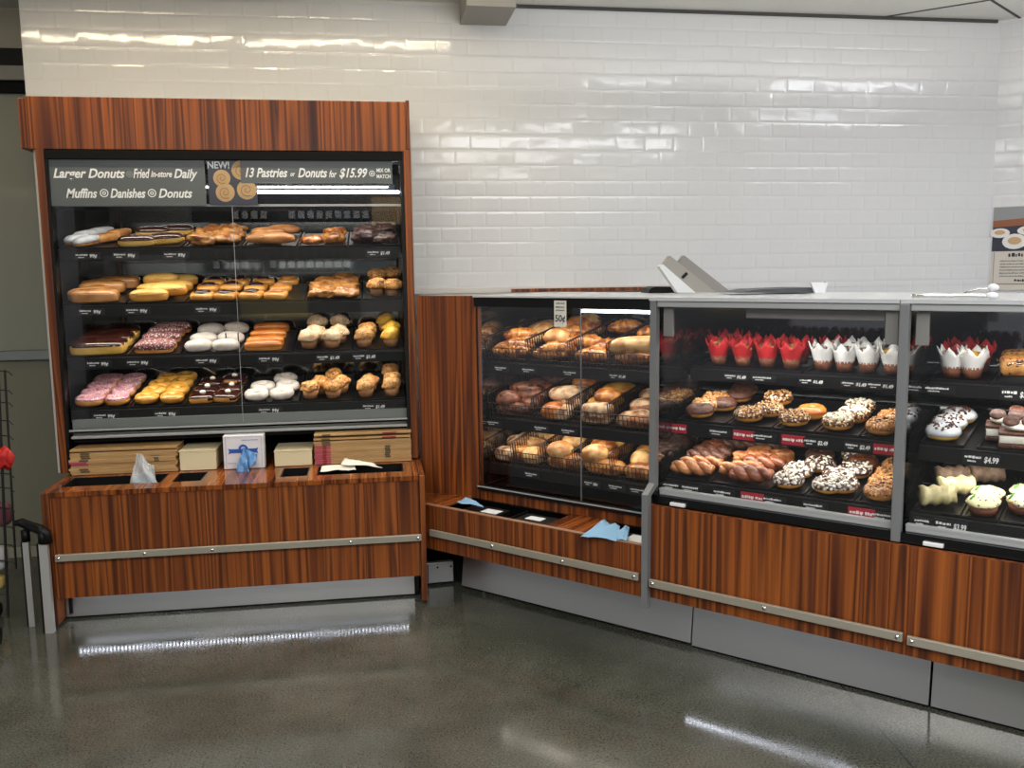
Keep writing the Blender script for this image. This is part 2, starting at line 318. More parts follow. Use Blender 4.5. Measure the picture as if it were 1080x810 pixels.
    def mesh(s, name, mat, smooth=False):
        me = bpy.data.meshes.new(name); me.from_pydata([tuple(p) for p in s.v], [], s.f)
        me.materials.append(M[mat]); me.update()
        bm = bmesh.new(); bm.from_mesh(me); bmesh.ops.recalc_face_normals(bm, faces=bm.faces); bm.to_mesh(me); bm.free()
        if smooth:
            me.polygons.foreach_set('use_smooth', [True]*len(me.polygons))
        return me
LABELS = {}
def tag(o, label, cat, group=None):
    if label in LABELS: print('DUP LABEL', label)
    if len(label.split()) > 16 or len(label.split()) < 4: print('LABEL LEN', len(label.split()), label)
    LABELS[label] = 1
    o['label'] = label; o['category'] = cat
    if group: o['group'] = group
    return o
def link(name, me, parent=None, mw=None):
    o = bpy.data.objects.new(name, me); COL.objects.link(o)
    if parent is not None: o.parent = parent
    if mw is not None: o.matrix_local = mw
    return o
def part(name, mb, mat, parent, smooth=False, label=None):
    o = link(name, mb.mesh(name, mat, smooth), parent)
    if label: o['label'] = label
    return o
def root(name, label, cat, F=FL, loc=(0, 0, 0), group=None):
    """Empty at local loc of frame F; parts then use coordinates relative to it"""
    o = link(name, None, None, F @ Matrix.Translation(Vector(loc))); o.empty_display_size = .1
    return tag(o, label, cat, group)
def thing(name, mb, mat, label, cat, F=FL, loc=(0, 0, 0), group=None, smooth=False):
    o = link(name, mb.mesh(name, mat, smooth), None, F @ Matrix.Translation(Vector(loc)))
    return tag(o, label, cat, group)
def struct(name, mb, mat, mw=None):
    o = link(name, mb.mesh(name, mat), None, mw if mw is not None else FL); o['kind'] = 'structure'; return o
_tc = {}
def text_mb(body, size, shear=0, bold=0, align='LEFT', depth=.0012):
    """lettering as a mesh lying in the x-z plane facing -y"""
    key = (body, size, shear, bold, align)
    if key not in _tc:
        cu = bpy.data.curves.new('t', 'FONT'); cu.body = body; cu.size = size; cu.shear = shear; cu.offset = bold; cu.align_x = align; cu.extrude = depth/2; cu.resolution_u = 3
        o = bpy.data.objects.new('t', cu); COL.objects.link(o)
        dg = bpy.context.evaluated_depsgraph_get(); me = bpy.data.meshes.new_from_object(o.evaluated_get(dg))
        mb = MB(); mb.add([(v.co.x, -v.co.z, v.co.y) for v in me.vertices], [tuple(p.vertices) for p in me.polygons])
        bpy.data.objects.remove(o); bpy.data.curves.remove(cu); bpy.data.meshes.remove(me); _tc[key] = mb
    src = _tc[key]; mb = MB(); mb.add(src.v, src.f); return mb
def fit_text(body, x0, x1, zb, h, y, shear=.25, bold=0):
    """text stretched to span x0..x1 with cap height about h, baseline at zb"""
    t = text_mb(body, h/.7, shear, bold); xs = [p.x for p in t.v]; a, b = min(xs), max(xs); k = (x1-x0)/(b-a)
    t.v = [Vector((x0+(p.x-a)*k, y+p.y, zb+p.z)) for p in t.v]; return t

# ------------------------------------------------------------------ the room
CEZ = 2.832
XL, XCOR = -1.592, 3.482
struct('floor', MB().box(-7, 7, -4.5, 8.5, -.1, 0), 'concrete')
c_ = struct('ceiling', MB().box(-7, 7, -4.5, 8.5, CEZ, CEZ+.1), 'ceil')
wb = MB(); wb.box(XL, .214, 4.69, 4.80, 2.215, CEZ).box(.214, XCOR+.02, 4.69, 4.80, 1.384, CEZ)
struct('wall_back', wb, 'tile')
wl = MB().box(.98, XCOR+.02, 4.69, 4.80, 0, 1.383); struct('wall_back_lower', wl.box(XL, .975, 4.915, 4.97, 0, 2.214), 'tile')
# 45 degree wall on the right, tiled as well
RWM = Matrix.Translation((XCOR, 4.69, 0)) @ FR
struct('wall_right', MB().box(0, 3.6, 0, .11, 0, CEZ), 'tile', RWM)
struct('trim_1', MB().box(.214, 1.62, 4.672, 4.689, 1.384, 1.411).box(.212, .222, 4.682, 4.689, 1.412, 2.2), 'white_panel')
struct('trim_2', MB().box(.72, 1.62, 4.655, 4.671, 1.384, 1.402), 'wood')
# dropped soffit box at the ceiling
p = onp(FL, 485, 26, 4.45)
struct('ceiling_soffit', MB().box(.478, .712, 4.36, 4.688, 2.728, CEZ-.001), 'soffit')
# ceiling grid joints
gj = MB()
for a, b in (((926, 18.5), (1042, 0)), ((1046, 0), (1073, 17))):
    A = onz(*a, CEZ); B = onz(*b, CEZ); d = (B-A).normalized(); n = Vector((-d.y, d.x, 0))*.006; B = B+d*.25; z = Vector((0, 0, -.004))
    gj.hexa([A-n+z, B-n+z, B+n+z, A+n+z, A-n, B-n, B+n, A+n])
struct('trim_3', gj, 'ceil_joint')
struct('trim_4', MB().box(.72, 3.45, 4.676, 4.689, 2.816, CEZ-.001), 'ceil_joint')
# wall at the far left with a large door
YL = 5.02
zz = lambda y: onp(FL, 12, y, YL).z
struct('wall_left', MB().box(-6, XL+.35, YL, YL+.1, zz(52), CEZ).box(-6, -4.2, YL, YL+.1, 0, zz(52)).box(-4.2, XL+.35, YL+.05, YL+.1, 0, zz(52)), 'wall_paint')
struct('wall_return', MB().box(XL, XL+.01, 4.801, YL-.001, 2.215, CEZ), 'white_panel')
dr = link('door_1', None, None, Matrix.Translation((-2.9, YL, 0))); dr['kind'] = 'structure'
def dpart(n, x0, x1, y0, y1, z0, z1, m):
    q = part(n, MB().bbox(x0+2.9, x1+2.9, y0-YL, y1-YL, z0, z1, .002), m, dr); return q
dpart('door_header', -4.2, -1.26, YL-.03, YL+.049, zz(87), zz(52), 'black'); dpart('header_strip', -4.2, -1.26, YL-.045, YL-.031, zz(86), zz(71), 'hinge_gray')
dpart('track', -4.2, -1.26, YL-.02, YL+.049, zz(98), zz(87.2), 'black_matte')
dpart('door_panel', -4.2, -1.26, YL+.01, YL+.049, zz(370), zz(98.2), 'door_upper'); dpart('door_rail', -4.2, -1.26, YL-.012, YL+.049, zz(380), zz(370.2), 'door_rail')
dpart('lower_panel', -4.2, -1.26, YL+.02, YL+.049, .06, zz(380.2), 'door_lower'); dpart('kick_board', -4.2, -1.26, YL+.004, YL+.049, .0, .058, 'base_trim')

# ------------------------------------------------------------------ tall case (left)
BX0, BX1 = -1.372, .178        # lower box
tall = root('bakery_display_case', 'tall wood-clad self-service donut case with glass front against the tiled wall', 'display case')
P = lambda n, mb, m, par=tall, smooth=False, label=None: part(n, mb, m, par, smooth, label)
P('front_panel', MB().box(BX0, BX1, 3.95, 3.972, .13, .573), 'wood')
P('end_panel', MB().bbox(-1.405, BX0-.002, 3.942, 4.62, .012, .595), 'wood'); P('end_panel', MB().bbox(BX1+.002, .205, 3.942, 4.62, .012, .595), 'wood')
ox = [(-1.355, -.945), (-.90, -.775), (-.435, -.315), (-.275, .115)]; oy0, oy1 = 4.045, 4.225
top = MB().box(BX0, BX1, 3.943, oy0, .574, .595).box(BX0, BX1, oy1, 4.62, .574, .595)
xs = [BX0]+[v for o in ox for v in o]+[BX1]
for i in range(0, len(xs), 2): top.box(xs[i], xs[i+1], oy0, oy1, .574, .595)
P('counter_top', top, 'wood_gloss')
for a, b in ox:
    P('bin', MB().box(a, b, oy0, oy1, .40, .405).box(a+.0005, a+.005, oy0, oy1, .406, .594).box(b-.005, b-.0005, oy0, oy1, .406, .594).box(a+.005, b-.005, oy1-.005, oy1-.0005, .406, .594).box(a+.005, b-.005, oy0+.0005, oy0+.005, .406, .594), 'black_matte')
P('underside', MB().box(BX0, BX1, 3.973, 4.06, .131, .14), 'black')
P('kick_plate', MB().box(BX0, BX1-.028, 4.045, 4.06, .012, .130), 'kick_steel')
P('base_plinth', MB().box(-1.36, .165, 4.061, 4.6, .0, .13), 'black_matte')
led = MB()
for i in range(92): led.box(-1.31+i*.0156, -1.3055+i*.0156, 3.985, 3.995, .124, .1305)
P('light_strip', led, 'led_white')
rl = P('bumper_rail', MB().bbox(BX0+.012, BX1+.005, 3.922, 3.936, .300, .330, .002), 'rail_metal')
P('rail_spacer', MB().box(BX0+.03, BX1-.02, 3.936, 3.9495, .309, .321), 'black')
for x in (BX0+.025, -1.0, -.72, -.13, .165):
    x = x if x != .165 else BX1-.01
    part('screw', MB().lathe([(0, .004), (.006, .003), (.0075, 0)], 12).xf(Matrix.Translation((x, 3.9215, .315)) @ Matrix.Rotation(math.pi/2, 4, 'X')), 'chrome', rl, True)
for x in (-1.350, .164):                          # latch slots at both ends of the kick
    P('latch', MB().box(x-.006, x+.006, 4.03, 4.044, .03, .115), 'black')
# upper body
UX0, UX1 = -1.44, .197
YG = 4.325                                         # glass plane
P('side_panel', MB().box(UX0, UX0+.02, 4.34, 4.90, .6, 2.06), 'black'); P('side_panel', MB().box(UX1-.02, UX1, 4.34, 4.68, .6, 2.06), 'black')
P('side_cover', MB().box(UX0-.016, UX0-.001, 4.325, 4.90, .6, 2.06), 'white_panel')
P('post', MB().bbox(UX0, UX0+.034, 4.30, 4.338, .6, 2.06), 'wood'); P('post', MB().bbox(UX1-.034, UX1, 4.30, 4.338, .6, 2.06), 'wood')
P('frame', MB().box(UX0+.036, UX0+.046, 4.305, 4.335, .6, 2.06), 'black'); P('frame', MB().box(UX1-.050, UX1-.036, 4.305, 4.335, .6, 2.06), 'black')
P('crown', MB().bbox(-1.468, .178, 4.30, 4.32, 2.052, 2.278), 'wood'); P('crown_cap', MB().bbox(-1.50, -1.470, 4.31, 4.66, 2.055, 2.272), 'wood'); P('crown_cap', MB().bbox(.179, .196, 4.305, 4.66, 2.062, 2.285), 'wood')
P('roof', MB().box(-1.469, .178, 4.322, 4.68, 2.18, 2.20), 'black')
P('canopy', MB().box(UX0+.037, UX1-.037, 4.33, 4.60, 2.035, 2.06).box(UX0+.037, UX1-.037, 4.300, 4.33, 2.012, 2.05), 'black_matte')
P('back_panel', MB().box(UX0+.02, UX1-.005, 4.875, 4.90, .6, 2.06), 'mirror_back')
P('lower_back', MB().box(UX0+.02, UX1-.02, 4.62, 4.64, .597, .74), 'black_matte')
P('deck', MB().box(UX0+.057, UX1-.051, 4.34, 4.87, .735, .765), 'black_matte')
P('bottom_rail', MB().bbox(UX0+.057, UX1-.051, 4.305, 4.335, .757, .768, .002), 'alu')
P('sill_rail', MB().bbox(UX0+.057, UX1-.051, 4.29, 4.31, .785-.0, .803, .002), 'black_gloss')
P('sill_edge', MB().box(UX0+.057, UX1-.051, 4.286, 4.2895, .795, .803), 'alu')
P('sill_shade', MB().box(UX0+.057, UX1-.051, 4.34, 4.36, .768, .84), 'door_rail')
XS = onp(FL, 249, 300, YG).x
for a, b in ((UX0+.058, XS-.001), (XS+.001, UX1-.052)):
    P('glass_door', MB().box(a, b, YG, YG+.004, .806, 2.01), 'glass')
P('glass_edge', MB().box(XS-.0009, XS+.0009, YG-.001, YG+.005, .806, 1.83), 'alu')
P('light_tube', MB().tube([(onp(FL, 256, 196, 4.42).x, 4.42, 1.878), (UX1-.055, 4.42, 1.878)], .006), 'led_tube')
P('cross_bar', MB().box(UX0+.057, UX1-.051, 4.335, 4.35, 1.806, 1.816), 'alu')
P('upper_baffle', MB().box(UX0+.057, UX1-.051, 4.352, 4.37, 1.79, 1.86), 'black_gloss')
# shelves: (front z); tilt
TILT = math.atan(.19)
class Shelf:
    def __init__(s, F, y0, z0, x0, x1, tilt, depth, par, name, lip=.052, thick=.014, mat='black_matte', proud=.012):
        s.F, s.y0, s.z0, s.t, s.x0, s.x1, s.depth, s.name, s.lipy = F, y0, z0, tilt, x0, x1, depth, name, y0-proud
        n = Vector((0, -math.sin(tilt), math.cos(tilt))); d = Vector((0, math.cos(tilt), math.sin(tilt))); s.n, s.d = n, d
        a = Vector((x0, y0, z0)); b = Vector((x1, y0, z0))
        sh = part('shelf', MB().hexa([a-n*thick, b-n*thick, b-n*thick+d*depth, a-n*thick+d*depth, a, b, b+d*depth, a+d*depth]), mat, par)
        part('shelf_lip', MB().bbox(x0, x1, y0-proud, y0-.001, z0-lip, z0+.002, .002), 'black', sh)
        s.o = sh; s.lip = lip; s.k = 1.0; s.bins = []
    def mat(s, p, yawz=0): return s.F @ Matrix.Translation(p) @ Matrix.Rotation(s.t, 4, 'X') @ Matrix.Rotation(yawz, 4, 'Z')
    def at(s, px, py, h):                         # local point on the shelf plane raised by h under a pixel
        R3 = s.F.to_3x3(); n = R3 @ s.n; p0 = s.F @ (Vector((0, s.y0, s.z0))+s.n*h)
        return s.F.inverted() @ hit(px, py, p0, n)
    def front_x(s, px): 
        w = s.at(px, onpx(s.F, (0, s.y0, s.z0), px), 0); return min(max(w.x, s.x0+.002), s.x1-.002)
def onpx(F, q, px):                               # pixel row where the line y=q.y,z=q.z (along local x) crosses column px
    lo, hi = -8., 8.
    pj = lambda x: project(F @ Vector((x, q[1], q[2])))
    for _ in range(50):
        m = (lo+hi)/2
        pr = pj(m)
        if pr is None or pr[0] > px: hi = m
        else: lo = m
    return pj(lo)[1]
def project(w):
    d = w-CAM; z = d.dot(fw)
    return None if z <= .05 else (540+FPX*d.dot(CX)/z, 405-FPX*d.dot(CY)/z)
TS = [Shelf(FL, 4.372, z, UX0+.044, UX1-.055, TILT, .46, tall, n) for z, n in ((1.615, 'tall case top shelf'), (1.362, 'tall case second shelf'), (1.122, 'tall case third shelf'), (.878, 'tall case bottom shelf'))]

# ------------------------------------------------------------------ wood corner panel
a = Vector((.2065, 4.29, 0)); b = FR @ Vector((-2.596, 3.262, 0)); d = b-a; ang = math.atan2(d.y, d.x); L = d.length
CM = Matrix.Translation(a) @ Matrix.Rotation(ang, 4, 'Z')
cp = link('corner_panel', MB().box(0, L, 0, .02, .40, 1.384).mesh('corner_panel', 'wood'), None, CM)
part('dark_backing', MB().box(0, L, 0, .02, .0, .399), 'black_matte', cp)  # added black plate, stands in for the dark gap below the panel
tag(cp, 'narrow wood filler panel in the corner between tall case and bread case', 'panel')
CI = CM.inverted(); part('cap', MB().prism([tuple((CI @ Vector(q))[:2]) for q in ((.235, 4.30, 0), tuple(FR @ Vector((-2.592, 3.30, 0))), tuple(FR @ Vector((-2.592, 3.86, 0))), (.90, 4.665, 0), (.235, 4.665, 0))], 1.362, 1.383, 'z'), 'equip_gray', cp)

# ------------------------------------------------------------------ bread case
GB = 3.25
U0, U1 = -2.585, -1.582
bread = root('bread_display_case', 'wood-fronted glass bread case with wire baskets in the corner', 'display case', FR)
P = lambda n, mb, m, par=bread, smooth=False, label=None: part(n, mb, m, par, smooth, label)
P('front_panel', MB().box(-2.705, -1.590, 3.0, 3.02, .232, .436), 'wood'); 
P('panel_edge', MB().bbox(-2.705, -1.590, 2.998, 3.021, .4362, .441, .001), 'edge_band')
P('trough_back', MB().box(-2.58, -1.595, 3.255, 3.275, .30, .487), 'wood')
P('trough_divider', MB().box(-2.07, -1.845, 3.022, 3.254, .40, .432), 'wood_gloss')
P('ledge', MB().prism([(-2.724, 3.023), (-2.625, 3.023), (-2.625, 3.244), (-2.872, 3.169)], .415, .436, 'z'), 'wood_gloss')
for x0, x1 in ((-2.62, -2.072), (-1.843, -1.60)):
    P('bin', MB().box(x0, x1, 3.022, 3.253, .292, .298).box(x0, x0+.006, 3.022, 3.253, .298, .428).box(x1-.006, x1, 3.022, 3.253, .298, .428).box(x0+.006, x1-.006, 3.24, 3.253, .298, .428).box(x0+.006, x1-.006, 3.022, 3.03, .298, .428), 'black_gloss')
P('divider', MB().box(-2.30, -2.295, 3.032, 3.24, .30, .415), 'black')
k = MB().hexa([(-2.63, 3.16, .02), (-1.456, 3.16, .02), (-1.456, 3.175, .02), (-2.63, 3.175, .02), (-2.63, 3.19, .262), (-1.456, 3.19, .262), (-1.456, 3.205, .262), (-2.63, 3.205, .262)])
P('kick_plate', k, 'kick_steel')
P('underside', MB().box(-2.64, -1.59, 3.022, 3.158, .236, .25), 'black_matte'); P('base_plinth', MB().box(-2.55, -1.64, 3.24, 3.8, 0, .29), 'black_matte')
def rail(par, u0, u1, z, scr):
    r_ = part('bumper_rail', MB().bbox(u0, u1, 2.972, 2.986, z-.015, z+.015, .002), 'rail_metal', par)
    part('rail_spacer', MB().box(u0+.015, u1-.015, 2.9865, 2.9995, z-.006, z+.006), 'black', r_)
    for x in scr:
        part('screw', MB().lathe([(0, .004), (.006, .003), (.0075, 0)], 12).xf(Matrix.Translation((x, 2.9715, z)) @ Matrix.Rotation(math.pi/2, 4, 'X')), 'chrome', r_, True)
rail(bread, -2.66, -1.592, .318, (-2.30, -1.94, -1.61))
P('header', MB().box(U0, U1, 3.232, 3.30, 1.336, 1.378), 'black')
P('top_slab', MB().box(U0, U1, 3.225, 3.86, 1.3785, 1.386), 'slab_top')
P('side_panel', MB().box(U0, U0+.016, 3.262, 3.86, .49, 1.335), 'wood'); P('side_liner', MB().box(U0+.0165, U0+.02, 3.262, 3.84, .497, 1.33), 'mirror_back'); P('side_panel', MB().box(U1-.03, U1-.012, 3.262, 3.86, .29, 1.335), 'black')
P('back_panel', MB().box(U0+.021, U1-.031, 3.84, 3.86, .30, 1.335), 'mirror_dark')
P('deck', MB().box(U0+.021, U1-.031, 3.262, 3.83, .483, .495), 'black_gloss')
P('bottom_frame', MB().bbox(U0, U1-.01, 3.236, 3.261, .476, .496, .002), 'black'); P('bottom_highlight', MB().box(U0, U1-.01, 3.2345, 3.2358, .49, .496), 'alu')  # thin pale strip stands for the highlight along the black frame
um = onp(FR, 612.5, 420, GB).x
for a_, b_ in ((U0+.004, um-.0015), (um+.0015, U1-.012)):
    g_ = P('glass_door', MB().box(a_, b_, GB, GB+.005, .497, 1.335), 'glass')
P('door_edge', MB().box(um-.0014, um+.0014, GB-.001, GB+.006, .497, 1.335), 'post_gray')
P('light_tube', MB().tube([(um-.02, 3.30, 1.322), (U1-.035, 3.30, 1.322)], .006), 'led_tube')
BS = [Shelf(FR, 3.31, z, U0+.022, U1-.032, math.atan(.19), .5, bread, n, lip=.045) for z, n in ((1.072, 'bread case top shelf'), (.812, 'bread case middle shelf'), (.592, 'bread case bottom shelf'))]

# ------------------------------------------------------------------ two glass pastry cases
GP = 3.06
def pastry(name, label, u0, u1, first):
    e = root(name, label, 'display case', FR)
    P = lambda n, mb, m, par=e, smooth=False, label=None: part(n, mb, m, par, smooth, label)
    P('front_panel', MB().box(u0, u1-.001, 3.0, 3.02, .238, .603), 'wood')
    P('recess', MB().box(u0, u1-.013, 3.028, 3.20, .604, .638), 'black_gloss')
    P('sensor_plate', MB().bbox(u0+.09, u0+.15, 3.012, 3.0275, .610, .622, .002), 'card_white')
    P('bottom_rail', MB().bbox(u0+.03, u1-.014, 3.045, 3.066, .638, .664, .003), 'alu')
    P('bottom_rail_edge', MB().box(u0+.03, u1-.014, 3.0435, 3.0448, .656, .664), 'alu')
    ku0, ku1 = (-1.450, -.580) if first else (-.572, u1)
    P('kick_plate', MB().hexa([(ku0, 3.16, .012), (ku1, 3.16, .012), (ku1, 3.175, .012), (ku0, 3.175, .012), (ku0, 3.185, .255), (ku1, 3.185, .255), (ku1, 3.20, .255), (ku0, 3.20, .255)]), 'kick_steel')
    P('kick_base', MB().box(ku0, ku1, 3.172, 3.19, 0, .011), 'black_matte')
    P('base_plinth', MB().box(u0+.01, u1-.002, 3.215, 3.78, 0, .60), 'black_matte')
    P('underside', MB().box(u0, u1-.001, 3.021, 3.16, .239, .25), 'black_matte')
    if first:
        led = MB()
        for i in range(56): led.box(-1.41+i*.0148, -1.4055+i*.0148, 3.03, 3.04, .232, .2385)
        P('light_strip', led, 'led_white')
    z0 = .20 if first else .598
    if first:
        P('post', MB().prism([(3.030, 1.378), (3.058, 1.378), (3.058, .672), (3.0, .640), (2.998, .20), (2.972, .20), (2.972, .648), (3.030, .682)], u0-.007, u0+.019, 'x'), 'post_gray')
    else:
        P('post', MB().bbox(u0-.010, u0+.020, 3.018, 3.050, .606, 1.378, .003), 'post_gray')
    P('top_frame', MB().bbox(u0+.02, u1-.010, 3.034, 3.075, 1.356, 1.378, .003), 'alu')
    P('top_slab', MB().box(u0-.009, u1-.011, 3.026, 3.80, 1.379, 1.392), 'slab_top')
    P('glass_front', MB().box(u0+.024, u1-.013, GP, GP+.006, .665, 1.355), 'glass')
    for x in (u0+.030, u1-.062):
        P('hinge', MB().bbox(x, x+.04, 3.067, 3.08, 1.245, 1.352, .002), 'hinge_gray')
    P('light_bar', MB().bbox(u0+.34, u1-.07, 3.10, 3.14, 1.318, 1.352, .003), 'hinge_gray')
    P('back_panel', MB().box(u0+.013, u1-.012, 3.78, 3.80, .64, 1.378), 'mirror_dark')
    P('side_liner', MB().box(u0+.006, u0+.0125, 3.07, 3.80, .642, 1.376), 'mirror_back')
    P('deck', MB().box(u0+.012, u1-.012, 3.21, 3.775, .602, .640), 'black_matte')
    return e
case1 = pastry('pastry_display_case', 'glass-fronted pastry case between the two gray posts, wood panel below', -1.570, -.683, True)
case2 = pastry('pastry_display_case', 'glass-fronted pastry case right of the second post, cut off by the picture edge', -.682, .30, False)
rail(case1, -1.545, -.632, .305, (-1.53, -1.09, -.648)); rail(case2, -.618, .30, .300, (-.603, -.2))
def pshelves(e, u0, u1, nm):
    t = math.atan(.13)
    return [Shelf(FR, 3.32, 1.100, u0+.03, u1-.014, math.atan(.08), .36, e, nm+' top shelf', lip=.045), Shelf(FR, 3.20, .900, u0+.03, u1-.014, t, .50, e, nm+' middle shelf', lip=.05), Shelf(FR, 3.105, .690, u0+.03, u1-.014, t, .62, e, nm+' bottom shelf', lip=.048)]
S1 = pshelves(case1, -1.570, -.683, 'middle glass case'); S2 = pshelves(case2, -.682, .30, 'right glass case')

# ------------------------------------------------------------------ baked goods: one mesh set per kind, copied
KIND = {}
def kind(key, name, cat, body, mat, parts=(), low=None):
    """body: list of MB variants; parts: list of (part name, [MB per variant], material)"""
    vs = []
    for i, mb in enumerate(body):
        dz = mb.zmin() if low is None else low
        mb.move((0, 0, -dz)); top = mb.zmax()
        ps = []
        for pn, pm, m in parts:
            if pm[i] is None: continue
            pm[i].move((0, 0, -dz)); top = max(top, pm[i].zmax()); ps.append((pn, pm[i].mesh(pn, m, True)))
        vs.append((mb.mesh(name, mat, True), ps, top))
    KIND[key] = (name, cat, vs)
def torus(R, r, h, n=28, m=12, hole=.0, seed=0, lump=.0):
    prof = []
    for j in range(m):
        a = 2*math.pi*j/m; prof.append((max(.0015, R+r*math.cos(a)), h*math.sin(a)))
    return MB().lathe(prof, n, wob=lambda a, rr, z: 1+lump*noise.noise(Vector((math.cos(a)*2+seed, math.sin(a)*2, z*20))), close=True)
V = 3
def chunks(R, r, h, n, size, seed, flat=1.0, strip=False):
    """many small bits lying on the top of a ring"""
    rnd = random.Random(seed); mb = MB()
    for i in range(n):
        a = rnd.uniform(0, 2*math.pi); t = rnd.uniform(.18, .82)*math.pi; rr = R+r*math.cos(t); p = Vector((rr*math.cos(a), rr*math.sin(a), h*math.sin(t)+size*.5))
        s = size*rnd.uniform(.6, 1.3); l = s*(2.6 if strip else rnd.uniform(.8, 1.4))
        m = Matrix.Translation(p) @ Matrix.Rotation(rnd.uniform(0, 6), 4, 'Z') @ Matrix.Rotation(rnd.uniform(-.6, .6), 4, 'X') @ Matrix.Rotation(rnd.uniform(-.6, .6), 4, 'Y')
        k = [(-l, -s, -s*flat*.6), (l*.9, -s*.7, -s*flat*.6), (l*.7, s, -s*flat*.6), (-l*.8, s*.8, -s*flat*.6), (-l*.6, -s*.6, s*flat), (l*.6, -s*.5, s*flat*.8), (l*.5, s*.6, s*flat), (-l*.5, s*.5, s*flat*.7)]
        t2 = MB().hexa(k).xf(m); mb.add(t2.v, t2.f)
    return mb
def ring(key, dough, icing, R=.031, r=.019, h=.018, off=.0022, zf=.46, name='ring_donut', top=None):
    bs = [torus(R, r, h, seed=i*3.3, lump=.06) for i in range(V)]
    ps = [('icing', [MB().shell(b, zf, off, .006, i) for i, b in enumerate(bs)], icing)] if icing else []
    for pn, m, n, sz, st in (top or ()):
        ps.append((pn, [chunks(R, r, h+off, n, sz, i*17+n, .8, st) for i in range(V)], m))
    kind(key, name, 'donut', bs, dough, ps)
ring('pink_ring', 'dough_gold', 'pink_sprinkle', R=.034, r=.0165, h=.0165, zf=.68)
ring('yellow_ring', 'dough_gold', 'glaze_yellow', R=.029, r=.0205, h=.018, zf=.55, off=.0012)
ring('sugar_ring', 'sugar_white', None, R=.033, r=.0175, h=.017)
ring('nut_ring', 'glaze_gold', 'nut_choc', R=.030, r=.022, h=.021, off=.003, top=[('nut_bits', 'chip_nut', 70, .0032, False), ('chocolate_bits', 'chip_brown', 50, .003, False)])
ring('nuttan_ring', 'glaze_gold', 'nut_tan', R=.030, r=.022, h=.021, off=.003, top=[('crumb_bits', 'chip_nut', 55, .003, False), ('brown_bits', 'chip_brown', 18, .003, False)])
ring('plain_ring', 'glaze_gold', 'glaze_orange', R=.028, r=.022, h=.023, off=.001)
ring('white_ring', 'glaze_gold', 'nut_choc', R=.030, r=.022, h=.021, off=.003, top=[('white_shavings', 'drizzle', 120, .0030, True)])
ring('cookie_ring', 'dough_yellow', 'frost_white', R=.029, r=.022, h=.020, off=.003, top=[('cookie_bits', 'chip_brown', 45, .0036, False)])
ring('cookie_gold_ring', 'glaze_gold', 'cookie_cream', R=.030, r=.022, h=.020, off=.003, top=[('white_bits', 'chip_white', 26, .0036, True), ('gray_bits', 'chip_gray', 18, .0034, False), ('cookie_bits', 'chip_brown', 30, .0036, False)])
ring('choc_ring', 'dough_gold', 'choc_brown', R=.030, r=.021, h=.020, off=.003)
ring('cinn_ring', 'dough_gold', 'cinnamon', R=.029, r=.021, h=.021, off=.002, zf=.3)
def barkind(key, name, cat, dough, icing, l, w, h, e=.7, zf=.5, off=.002, lump=.05, nu=36, nv=18, ls=22):
    bs = [MB().ell(l/2, w/2, h/2, e, e, nu, nv, lump=lump, ls=ls, seed=i+l*10, flat=.35) for i in range(V)]
    kind(key, name, cat, bs, dough, [('icing', [MB().shell(b, zf, off, h*.12, i) for i, b in enumerate(bs)], icing)] if icing else ())
barkind('white_bar', 'frosted_bar', 'pastry', 'dough_tan', 'frost_white', .150, .052, .044, zf=.42)
barkind('tan_bar', 'glazed_bar', 'pastry', 'glaze_tan', None, .150, .055, .042)
barkind('eclair', 'chocolate_eclair', 'pastry', 'dough_yellow', 'choc', .125, .062, .042, zf=.55)
barkind('fritter', 'apple_fritter', 'pastry', 'fritter', None, .105, .085, .042, e=.85, lump=.36, nu=44, nv=22, ls=34)
barkind('choc_fritter', 'chocolate_fritter', 'pastry', 'fritter_choc', None, .10, .075, .048, e=.9, lump=.38, nu=44, nv=22, ls=34)
barkind('oval_bar', 'plain_bar', 'pastry', 'dough_tan', None, .115, .055, .036, e=.85)
barkind('turnover', 'apple_turnover', 'pastry', 'crust_croissant', None, .09, .07, .040, e=.8, lump=.26, nu=40, nv=20, ls=30)
barkind('slab_bar', 'glazed_long_pastry', 'pastry', 'glaze_tan', None, .150, .070, .046, e=.5)
barkind('yellow_bar', 'glazed_yellow_bar', 'pastry', 'glaze_gold', 'dough_yellow', .125, .058, .046, e=.75, zf=.6, off=.001)
barkind('choc_slab', 'chocolate_bar_pastry', 'pastry', 'dough_yellow', 'choc', .150, .075, .040, e=.4, zf=.72)
barkind('pink_bar', 'sprinkled_bar', 'pastry', 'dough_gold', 'pink_choc', .135, .046, .044, e=.55, zf=.35)
barkind('sugar_oval', 'sugared_oval_donut', 'donut', 'sugar_white', None, .095, .066, .044, e=.85)
barkind('orange_bar', 'glazed_orange_bar', 'pastry', 'dough_gold', 'glaze_orange', .135, .042, .040, e=.6, zf=.4, off=.001)
def sq(key, name, dough, fill, l=.088, w=.080, h=.032):
    bs = [MB().ell(l/2, w/2, h/2, .6, .45, 24, 10, lump=.05, ls=20, seed=i+4, flat=.4) for i in range(V)]
    fs = [MB().ell(l*.34, w*.33, .010, .8, .7, 20, 8, ctr=(0, 0, h*.42), lump=.25, ls=30, seed=i) for i in range(V)]
    kind(key, name, 'pastry', bs, dough, [('filling', fs, fill)])
sq('choc_square', 'filled_danish', 'glaze_gold', 'choc'); sq('tan_square', 'filled_danish', 'glaze_gold', 'dough_tan')
